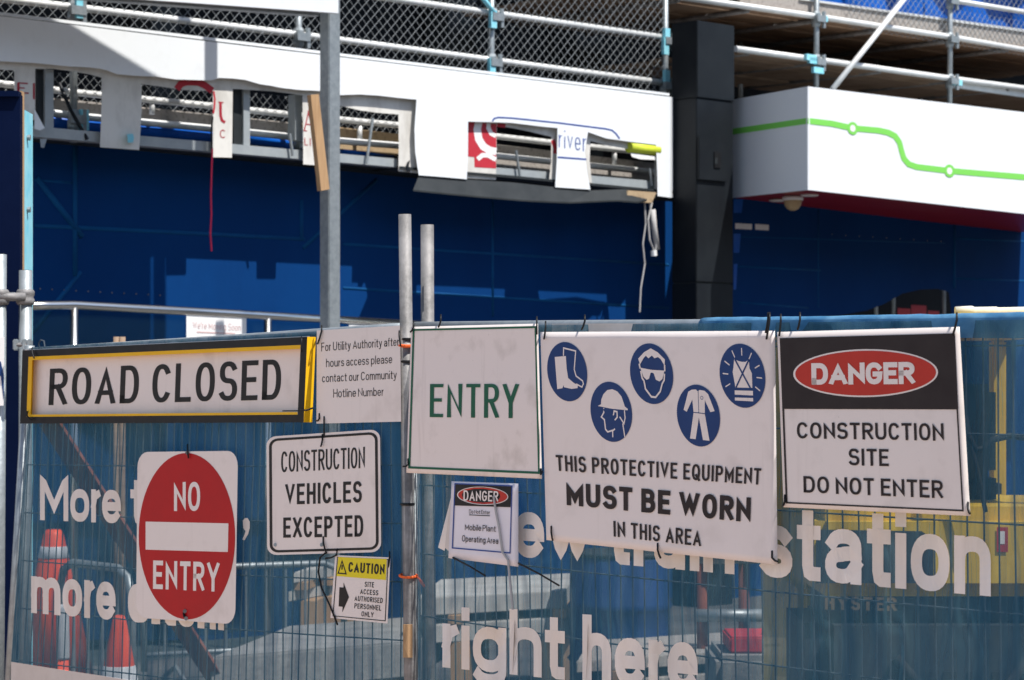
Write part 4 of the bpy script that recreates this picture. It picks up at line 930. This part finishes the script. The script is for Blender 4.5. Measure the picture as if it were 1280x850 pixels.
white([(-8.5, -19), (-4, -17), (0, -16.5), (4, -17), (7.5, -20), (8, -10), (10.5, -4), (10.5, 13), (-8, 15), (-10.5, -3), (-9.5, -9)], f)
wline([(-8, -19), (9, 15)], f, 1.2, 'icon', .0006); wline([(7.5, -20), (-7.5, 15)], f, 1.2, 'icon', .0009)
white([(-9, 18.5), (11, 16.5), (11, 22), (-9, 23.5)], f); white([(-9, 27), (11, 25), (11, 29), (-9, 30.5)], f)
for a_ in (-152, -180, -207, -240, -270, -300, -333, 0, -28):
    c_, s_ = math.cos(R(a_)), math.sin(R(a_)); wline([(c_ * 15.5, -s_ * 24), (c_ * 21.5, -s_ * 33)], f, .75)
for body, q_, sw in (('THIS PROTECTIVE EQUIPMENT', [(694.3, 568.6), (951.5, 585.5), (950.5, 606), (695.5, 588.3)], .15), ('MUST BE WORN', [(707.6, 602.6), (938.6, 622), (937.6, 653), (708.3, 631.3)], .205), ('IN THIS AREA', [(766.5, 651), (876.5, 663), (876, 683), (767, 670.6)], .15)):
    lettering(fn, body, q_, sw, M['brownblack'], pp, T + .0012, .13, .42)
for px, py, tl in ((682, 412, (-2, 12)), (731, 404, (-4, 8)), (962, 402, (-4, 22)), (689, 668, (2, 8)), (822, 690, (4, 8)), (965, 700, (8, 2))): tie(pp, fn, px, py, tl)

# DANGER construction site
wv3 = lambda x, y: .006 * (y - 410) / 230
dq = [(971.5, 415), (1199.5, 408.5), (1213, 645), (979.5, 634)]
dg, fn = sign('white DANGER CONSTRUCTION SITE sign at the right, black header and red oval', RIGHT, dq, .078, M['sign'], warp=wv3)
def dq_(u, v): return bil(dq, u, v)
frameline(fn, dens([dq_(.012, .965), dq_(.965, .965), dq_(.965, .022), dq_(.012, .022)]), dens([dq_(.022, .955), dq_(.957, .955), dq_(.957, .031), dq_(.022, .031)]), M['brownblack'], dg, T + .0003)
hp = [dq_(.028, .93), dq_(.94, .93), dq_(.936, .555), dq_(.028, .563)]
sheet(lambda x, y, o: fn(x, y, T + .0005), [(975.5, 422.6), (1193.6, 416.6), (1197.6, 511.8), (978, 511.2)], 8, 4).build('header', M['brownblack'], dg)
shape(fn, ell((1082, 466.4), 90.5, 30, -.012, 0, 56), M['sign'], dg, T + .0010, 'oval_rim'); shape(fn, ell((1082, 466.4), 88, 28, -.012, 0, 56), M['danger'], dg, T + .0016, 'oval')
lettering(fn, 'DANGER', [(1014, 454), (1143, 452.3), (1143.6, 480), (1014.5, 481)], .235, M['sign'], dg, T + .0022, .05, kx=1.25)
for body, q_ in (('CONSTRUCTION', [(996, 527.8), (1179, 529.2), (1179.8, 551), (996.5, 548)]), ('SITE', [(1060.5, 560.6), (1110.5, 561.4), (1111, 582.8), (1061, 581.6)]), ('DO NOT ENTER', [(1004, 595), (1178, 600.6), (1178.6, 623), (1004.5, 615.6)])):
    lettering(fn, body, q_, .155, M['brownblack'], dg, T + .0006, .14)
for px, py, tl in ((976, 404, (-2, 16)), (960, 402, (-3, 14)), (1000, 402, (-3, 10)), (1196, 403, (-5, 16)), (981, 630, (-3, 2)), (1210, 640, (3, 2))): tie(dg, fn, px, py, tl)

# small danger notice in a plastic sleeve
wv4 = lambda x, y: .004 * math.sin((x - 560) * .05) + .004 * ((y - 600) / 100) ** 2
sq = [(564.5, 601.5), (648, 604.5), (648, 708.5), (560.5, 697.5)]
mo, fn = sign('small DANGER Mobile Plant paper in a clear sleeve under the ENTRY sign', RIGHT, sq, .066, M['paper'], .003, wv4, nu=10, cat='notice', name='paper_notice')
frameline(fn, dens([(568, 603.8), (640.4, 606.6), (638, 692), (564.6, 685.6)]), dens([(569.2, 605.2), (639.2, 608), (636.8, 690.4), (566, 684.2)]), M['navytext'], mo, T)
sheet(lambda x, y, o: fn(x, y, T + .0003), [(569.3, 605.3), (639.2, 608.1), (638, 634), (568.2, 631.8)], 6, 2).build('header', M['black'], mo)
shape(fn, ell((603.3, 619.7), 32, 11.3, .04), M['sign'], mo, T + .0008, 'oval_rim'); shape(fn, ell((603.3, 619.7), 30.8, 10.2, .04), M['danger'], mo, T + .0013, 'oval')
lettering(fn, 'DANGER', [(579.5, 612.8), (623, 614), (622.7, 627), (579.2, 625.8)], .15, M['sign'], mo, T + .0018, .12)
for body, q_ in (('Do Not Enter', [(586.3, 636.8), (612.3, 638), (612.2, 643), (586.2, 641.8)]), ('Mobile Plant', [(581.2, 655), (619.6, 657.2), (619.4, 664.8), (581, 662.6)]), ('Operating Area', [(577.5, 669), (622.8, 672.2), (622.6, 680), (577.3, 676.8)])):
    lettering(fn, body, q_, .12, M['brownblack'], mo, T, .13, .34, kx=1.1)
mb = MB(); line(mb, fn, [(586.2, 643.6), (612.2, 644.8)], .5, T); mb.build('underline', M['brownblack'], mo)
mb = MB(); plate(mb, fn, [(561, 640), (565, 622), (565, 690), (559.5, 688), (556, 684)], -.006, .002); mb.build('sleeve_corner', M['hem'], mo)
for p, q_ in (((566, 697), (607, 720)), ((648, 704), (699, 732))): MB().tube([fn(*p, .004), fn((p[0] + q_[0]) / 2, (p[1] + q_[1]) / 2 - 1, .016), RIGHT.pt(*q_, .07)], .0028, 6).build('cable_tie', M['tie'], mo)
MB().tube([fn(*p, .008) for p in ((617, 620), (620, 640), (624, 660), (628, 690), (635, 700), (639, 740), (641, 762))], .0035, 6).build('dried_strap', M['cable'], mo)

# ------------------------------------------------------------------ scaffold tubes at the panel joint and the left end
def tubething(label, a, b, r, m, zlow=0):
    d = (b - a); e = a + d * ((a.z - zlow) / (a.z - b.z)); root = thing('scaffold_tube', label, 'tube', e, 'upright tubes at the fence')
    MB().tube([a, e], r, 18).build('tube_wall', M[m], root, True)
    n_ = (a - e).normalized(); MB().tube([a - n_ * .03, a + n_ * .0015], r * .84, 16).build('hollow', M['black'], root)
    return root
j = LEFT.pt(508, 480, .03).y
tp = tubething('taller worn scaffold tube before the fence joint left of the ENTRY sign', at(506, 268, j), at(513, 850, j), .0195, 'galvold')
tubething('shorter worn scaffold tube behind the ENTRY sign', at(534, 281, j + .12), at(536, 850, j + .12), .0205, 'galvold')
p = at(509, 431, j - .02); ring = [p + Vector((.026 * math.cos(a), .026 * math.sin(a), .004 * math.sin(a))) + Vector((0, .02, 0)) for a in [i * .45 for i in range(15)]]
MB().tube(ring, .005, 6).build('orange_strap', M['orangetie'], tp); 
p = at(510, 720, j - .02); ring = [p + Vector((.026 * math.cos(a), .026 * math.sin(a), .004 * math.sin(a))) + Vector((0, .02, 0)) for a in [i * .45 for i in range(15)]] + [p + Vector((.05, -.02, -.03))]
MB().tube(ring, .004, 6).build('orange_strap', M['orangetie'], tp)
for y in (424, 452, 630): 
    p = at(509.5, y, j); MB().lathe(p - Vector((0, 0, .004)), [(.022, 0), (.023, .004), (.022, .008)], 14).build('black_band', M['tie'], tp)
p = at(511, 800, j); MB().box((p.x - .016, p.y - .032, p.z - .05), (p.x + .012, p.y - .02, p.z + .05)).build('timber_chip', M['timber'], tp)
d1 = 9.35
t1 = tubething('galvanised scaffold tube clamped before the navy hoarding, right of its pair', at(32, 338, d1), at(31, 850, d1), .026, 'galv')
t2 = tubething('galvanised scaffold tube at the far left edge beside the navy hoarding', at(0, 318, d1 - .05), at(-3, 850, d1 - .05), .026, 'galv')
cp = thing('tube_clamp', 'forged swivel clamp joining the two left scaffold tubes', 'clamp', at(16, 380, d1))
a, b = at(-4, 371.5, d1 - .05), at(33, 371.5, d1)
MB().tube([a + Vector((0, -.03, .0)), b + Vector((0, -.03, 0))], .017, 8).build('bar', M['galvold'], cp, True)
for c in (at(0, 371.5, d1 - .05), at(31.8, 371.5, d1)):
    MB().lathe(c - Vector((0, 0, .03)), [(.030, 0), (.036, .008), (.036, .02), (.031, .03), (.036, .04), (.036, .052), (.030, .06)], 16).build('jaw', M['galvold'], cp, True)
MB().tube([at(18, 366, d1) + Vector((0, -.045, 0)), at(18, 377, d1) + Vector((0, -.045, 0))], .012, 8).build('bolt', M['galv'], cp)
cp2 = thing('fence_coupler', 'small galvanised coupler holding the fence end to the left tube', 'clamp', at(28, 440, d1 - .2))
for px in (20, 31, 37):
    MB().box(tuple(at(px - 3, 438, d1 - .15) + Vector((0, -.02, 0))), tuple(at(px + 3, 424, d1 - .15) + Vector((0, .02, 0)))).build('lug', M['galv'], cp2, bevel=.004)
MB().tube([at(19, 431, d1 - .16), at(38, 431, d1 - .16)], .008, 8).build('bolt', M['galvold'], cp2)
lb = thing('white_board', 'narrow white and blue board tied to the far left tube', 'board', at(0, 560, d1 - .12))
MB().prism([at(x, y, d1 - .12) for x, y in ((-60, 418), (5.5, 421), (4.5, 507), (-60, 507))], [at(x, y, d1 - .11) for x, y in ((-60, 418), (5.5, 421), (4.5, 507), (-60, 507))]).build('panel', M['notice'], lb)
MB().prism([at(x, y, d1 - .122) for x, y in ((-60, 440), (1, 452), (5, 470), (4.6, 500), (1, 470), (-60, 470))], [at(x, y, d1 - .121) for x, y in ((-60, 440), (1, 452), (5, 470), (4.6, 500), (1, 470), (-60, 470))]).build('blue_wave', M['icon'], lb)

# ------------------------------------------------------------------ behind the fence
def cone(label, c, H, r0, r1, bands):
    root = thing('traffic_cone', label, 'cone', c, 'orange cones behind the mesh')
    prof = lambda z: r0 + (r1 - r0) * z / H
    MB().lathe(c, [(prof(0), .03), (prof(H * .97), H * .97), (prof(H) * .8, H)], 28).build('body', M['orange'], root, True)
    MB().prism([c + Vector((x, y, 0)) for x, y in ((-1.4 * r0, -1.4 * r0), (1.4 * r0, -1.4 * r0), (1.4 * r0, 1.4 * r0), (-1.4 * r0, 1.4 * r0))], [c + Vector((x, y, .035)) for x, y in ((-1.3 * r0, -1.3 * r0), (1.3 * r0, -1.3 * r0), (1.3 * r0, 1.3 * r0), (-1.3 * r0, 1.3 * r0))]).build('base', M['rubber'], root, bevel=.008)
    for z0, z1 in bands: MB().lathe(c, [(prof(z0) + .002, z0), (prof(z0) + .005, z0 + .003), (prof(z1) + .005, z1 - .003), (prof(z1) + .002, z1)], 28).build('collar', M['reflective'], root, True)
    return root
def gp(px, d): p = at(px, HY, d); return Vector((p.x, p.y, 0))
cone('tall orange cone with a grey collar near its tip, left behind the mesh', gp(67, 14.5), .97, .25, .055, ((.80, .87),))
cone('slim orange cone with a wide grey collar below the word more', gp(149, 11.0), .79, .17, .028, ((.30, .56),))
bo = thing('delineator_post', 'slim orange delineator post with a white sleeve beside the tall cone', 'bollard', gp(79, 12.3))
c = gp(79, 12.3)
MB().lathe(c, [(.10, 0), (.10, .04), (.03, .07), (.028, .44)], 18).build('post', M['orange'], bo, True); MB().lathe(c, [(.031, .4402), (.033, .45), (.030, .70), (.024, .72)], 18).build('sleeve', M['reflective'], bo, True)
# red oxide raking strut
a, b = at(62, 528, 10.6), at(290, 880, 12.5)
tag(MB().bar(a, b, Vector((.04, 0, .012)), Vector((0, .035, 0))).build('raking_strut', M['rust'], None, loc=b), 'red oxide steel strut slanting down behind the words More trains', 'strut')
# crowd barriers
def barrier(label, pa, da, pb, db, H):
    A, B = gp(pa, da), gp(pb, db); root = thing('crowd_barrier', label, 'barrier', (A + B) / 2, 'steel barriers behind the mesh'); d = (B - A).normalized()
    k_ = [A + zv * .1, A + zv * (H - .14), A + zv * (H - .04) + d * .04, A + zv * H + d * .14, B + zv * H - d * .14, B + zv * (H - .04) - d * .04, B + zv * (H - .14), B + zv * .1]
    MB().tube(k_, .021, 10).build('hoop', M['galv'], root, True); MB().tube([A + zv * .2, B + zv * .2], .016, 8).build('bottom_rail', M['galv'], root, True)
    L = (B - A).length; n = int(L / .13); 
    for i in range(1, n): MB().tube([A + d * (L * i / n) + zv * .2, A + d * (L * i / n) + zv * (H - .005)], .008, 6).build('bar', M['galv'], root)
    s_ = Vector((d.y, -d.x, 0)) * .25
    for q_ in (A + d * .2, B - d * .2): MB().tube([q_ - s_ + zv * .02, q_ + zv * .12, q_ + s_ + zv * .02], .014, 8).build('foot', M['galv'], root)
    return root
barrier('low steel barrier with rounded corners behind the word more', 75, 12.6, 165, 12.0, .92)
barrier('steel barrier behind the red no entry disc', 180, 14.6, 430, 15.2, .72)
# concrete slabs, boards, tubes
sb = thing('concrete_slab', 'pale concrete slab lying behind the small caution sign', 'slab', gp(390, 12.4))
A, B = gp(262, 12.2), gp(520, 13.0); w_ = Vector((.25, 1.6, 0)); MB().prism([A + zv * .26, B + zv * .26, B + w_ + zv * .26, A + w_ + zv * .26], [A + zv * .46, B + zv * .46, B + w_ + zv * .46, A + w_ + zv * .46]).build('top', M['concrete'], sb, bevel=.012)
for q_ in (A + (B - A) * .2, A + (B - A) * .8): MB().prism([q_ + Vector(v) for v in ((-.1, .1, 0), (.1, .1, 0), (.1, 1.4, 0), (-.1, 1.4, 0))], [q_ + Vector(v) for v in ((-.1, .1, .258), (.1, .1, .258), (.1, 1.4, .258), (-.1, 1.4, .258))]).build('bearer', M['timber'], sb)
def boards(label, pa, pb, d, z0, n, th, dep, m, slope=0):
    A, B = gp(pa, d), gp(pb, d + .5); root = thing('board_stack', label, 'boards', (A + B) / 2, 'building boards behind the mesh')
    for i in range(n):
        j1 = random.uniform(-.04, .04); z = z0 + i * (th + .05); w_ = Vector((.1, dep, 0)); a_, b_ = A + Vector((j1, 0, z)), B + Vector((j1, 0, z + slope))
        MB().prism([a_, b_, b_ + w_, a_ + w_], [p + zv * th for p in (a_, b_, b_ + w_, a_ + w_)]).build('board', M[m], root, bevel=.005)
        if i < n - 1:
            for f_ in (.15, .85):
                q_ = a_ + (b_ - a_) * f_ + zv * (th + .001); MB().prism([q_, q_ + Vector((.08, 0, 0)), q_ + Vector((.08, 0, 0)) + w_, q_ + w_], [p + zv * .048 for p in (q_, q_ + Vector((.08, 0, 0)), q_ + Vector((.08, 0, 0)) + w_, q_ + w_)]).build('spacer', M['timber'], root)
    for f_ in (.2, .8):
        q_ = A + (B - A) * f_; w_ = Vector((.1, dep, 0)); MB().prism([q_, q_ + Vector((.1, 0, 0)), q_ + Vector((.1, 0, 0)) + w_, q_ + w_], [p + zv * (z0 - .002) for p in (q_, q_ + Vector((.1, 0, 0)), q_ + Vector((.1, 0, 0)) + w_, q_ + w_)]).build('bearer', M['timber'], root)
    return root
boards('stack of bright pale boards behind the word right', 525, 712, 13.2, .42, 2, .10, 1.3, 'palewood')
boards('low stack of weathered boards behind the word here', 720, 930, 12.2, .16, 3, .06, 1.0, 'toeboard')
boards('flat pile of white boards behind the caution sign', 366, 412, 15.4, .45, 2, .07, .8, 'palewood')
def lying_tubes(label, pa, pb, d, rows):
    k_ = 0
    for r_ in range(rows):
        for i in range(5 - r_):
            A = gp(pa, d) + Vector((random.uniform(-.1, .1), i * .052 + r_ * .026, .12 + r_ * .046)); B = gp(pb, d + .3) + Vector((random.uniform(-.1, .1), i * .052 + r_ * .026, .12 + r_ * .046))
            tag(MB().tube([A, B], .0241, 10).build('steel_tube', M['galv' if (i + r_) % 3 else 'galvold'], None, True, loc=(A + B) / 2), label, 'tube', 'steel tubes lying behind the mesh')
    for f_ in (.2, .8):
        p = gp(pa, d) * (1 - f_) + gp(pb, d + .3) * f_
        tag(MB().box((p.x - .05, p.y - .1, 0), (p.x + .05, p.y + .4, .093)).build('timber_bearer', M['timber'], None, loc=p), 'timber bearer under the steel tubes behind the mesh', 'timber', 'bearers under the steel tubes')
lying_tubes('grey steel tube lying in the bundle behind the words right here', 560, 800, 11.4, 3)
pd = thing('site_barrel', 'dark blue barrel standing behind the letters of train', 'barrel', gp(775, 13.6)); c = gp(775, 13.6)
MB().lathe(c, [(.27, 0), (.285, .02), (.285, .28), (.30, .30), (.285, .32), (.285, .58), (.30, .60), (.285, .62), (.285, .86), (.27, .88)], 28).build('shell', M['icon'], pd, True)
MB().lathe(c + Vector((0, 0, .88)), [(.28, 0), (.29, .01), (.28, .025)], 28).build('lid', M['forkdark'], pd, True)
rb = thing('concrete_block', 'pale concrete block behind the last letters of train', 'block', gp(960, 11.2))
c = gp(960, 11.2); MB().box((c.x - .24, c.y, 0), (c.x + .28, c.y + .7, .58)).build('body', M['concrete'], rb, bevel=.03); MB().box((c.x - .17, c.y + .1, .581), (c.x + .20, c.y + .5, .66)).build('cover', M['ember'], rb, bevel=.01)
MB().tube([c + Vector((.0, .2, .66)), c + Vector((.0, .2, .70)), c + Vector((.08, .2, .70)), c + Vector((.08, .2, .66))], .01, 8).build('lifting_eye', M['rust'], rb)
ra = thing('tube_rack', 'grey steel tube rack behind the protective equipment sign', 'rack', gp(900, 12.8))
for px in (878, 930): c = gp(px, 12.8); MB().tube([c, c + zv * 1.05], .03, 10).build('upright', M['rust'], ra, True)
for z in (.35, .62, .93): MB().tube([gp(868, 12.75) + zv * z, gp(960, 12.75) + zv * z], .035, 10).build('tube', M['galv'], ra, True)
st = []
for px in (145.5, 153): 
    c = gp(px, 13.4); st.append(tag(MB().tube([c, c + zv * (CZ + (HY - 421) / F * 13.4)], .017, 10).build('timber_stake', M['brownplank'], None, True, loc=c), 'round timber stake top just above the ROAD CLOSED board', 'stake', 'pair of timber stakes'))

# forklift behind the right panel, seen from its tail
fk = thing('forklift', 'yellow forklift with dark counterweight behind the right end of the mesh', 'forklift', (1.56, 8.9, 0))
x0, x1, y0 = 1.03, 2.12, 8.35
MB().box((x0, y0, .18), (x1, y0 + .75, 1.10)).build('counterweight', M['forkdark'], fk, bevel=.09)
MB().box((x0 + .02, y0 + .02, 1.105), (x1 - .02, y0 + 1.0, 1.42)).build('hood', M['forkyellow'], fk, bevel=.05)
MB().box((x0 + .06, y0 + .76, .25), (x1 - .06, y0 + 2.1, 1.10)).build('chassis', M['forkyellow'], fk, bevel=.03)
for X in (x0 + .07, x1 - .13):
    MB().box((X, y0 + .15, 1.42), (X + .06, y0 + .21, 2.03)).build('rear_pillar', M['forkyellow'], fk, bevel=.008)
    MB().box((X - .01, y0 + 1.55, 1.0), (X + .05, y0 + 1.62, 2.03)).build('front_pillar', M['forkyellow'], fk, bevel=.008)
mb = MB().box((x0 + .05, y0 + .1, 2.031), (x1 - .05, y0 + 1.7, 2.08)); mb.build('roof_guard', M['forkyellow'], fk, bevel=.01)
MB().box((x0 + .35, y0 + .55, 1.421), (x1 - .30, y0 + .95, 1.50)).build('seat_base', M['rubber'], fk, bevel=.02); MB().box((x0 + .38, y0 + .5, 1.501), (x1 - .33, y0 + .62, 1.85)).build('seat_back', M['forkdark'], fk, bevel=.03)
for X in (x0 + .2, x1 - .3): MB().box((X, y0 + 1.95, .1), (X + .1, y0 + 2.1, 2.02)).build('mast', M['forkdark'], fk)
for X in (x0 - .02, x1 - .2):
    for yy in (y0 + .5, y0 + 1.7): MB().tube([(X, yy, .26), (X + .2, yy, .26)], .26, 22).build('wheel', M['rubber'], fk, True)
for i in range(6): MB().box((x0 + .30 + i * .085, y0 - .006, .55), (x0 + .345 + i * .085, y0 + .01, .85)).build('vent_slot', M['rubber'], fk)
MB().prism([(x0 + .52, y0 + .5, 1.43), (x0 + .60, y0 + .5, 1.43), (x0 + .60, y0 + .58, 1.43), (x0 + .52, y0 + .58, 1.43)], [(x0 + .46, y0 + .9, 1.98), (x0 + .54, y0 + .9, 1.98), (x0 + .54, y0 + .98, 1.98), (x0 + .46, y0 + .98, 1.98)]).build('control_arm', M['forkyellow'], fk)
MB().tube([(x0 + .3, y0 - .02, .9), (x0 + .55, y0 - .05, .62), (x0 + .8, y0 - .02, .95)], .02, 8).build('hose', M['rubber'], fk, True)
fpl = lambda x, y, o: at(x, y, y0 - .002 - o)
shape(lambda x, y, o: at(x, y, y0 + .018 - o), [(1020, 668), (1026, 662), (1152, 664), (1164, 672), (1167, 690), (1167, 729), (1020, 729)], M['forkdark'], fk, .0, 'rear_grille')
lettering(fpl, 'HYSTER', [(1031, 745), (1121, 747), (1121, 764), (1031, 762)], .2, M['bronze'], fk, .001, .16)
shape(fpl, [(1246, 659), (1260, 659), (1260, 690), (1246, 690)], M['red'], fk, -.017, 'label_plate'); shape(fpl, [(1250, 664), (1256, 664), (1256, 680), (1250, 680)], M['notice'], fk, -.016, 'label_panel')
MB().tube([at(x, y, 8.3) for x, y in ((1206, 520), (1210, 545), (1220, 562), (1232, 560), (1240, 550), (1262, 545), (1290, 548))], .011, 8).build('hose', M['rubber'], fk, True)
MB().tube([at(x, y, 8.3) for x, y in ((1212, 545), (1222, 590), (1232, 640))], .008, 8).build('hose', M['rubber'], fk, True)
P = [at(x, y, 8.9) for x, y in ((1194, 391), (1215, 390), (1218, 391.5), (1245, 391), (1248, 392), (1290, 391), (1340, 391))]
tag(MB().tube([p + Vector((0, 0, .005)) for p in P], .018, 10).build('cream_padding', M['cream'], None, True, loc=P[0]), 'cream padded roll lying on top of the yellow forklift', 'padding')

# printing belongs to the panel it is printed on
PRINT = {'lettering', 'border', 'disc', 'bar', 'header', 'arrow', 'warning_triangle', 'exclamation', 'pictogram', 'oval', 'oval_rim', 'underline', 'small_print', 'blue_wave', 'label_plate', 'label_panel'}
HOST = ('panel', 'mesh_sheet', 'sheet', 'counterweight')
for root in [o for o in COL.objects if o.type == 'EMPTY' and 'label' in o]:
    kids = [o for o in COL.objects if o.parent == root]
    host = [o for o in kids if o.name.split('.')[0] in HOST]
    if not host: continue
    for o in kids:
        if o.name.split('.')[0] in PRINT: o.parent = host[0]
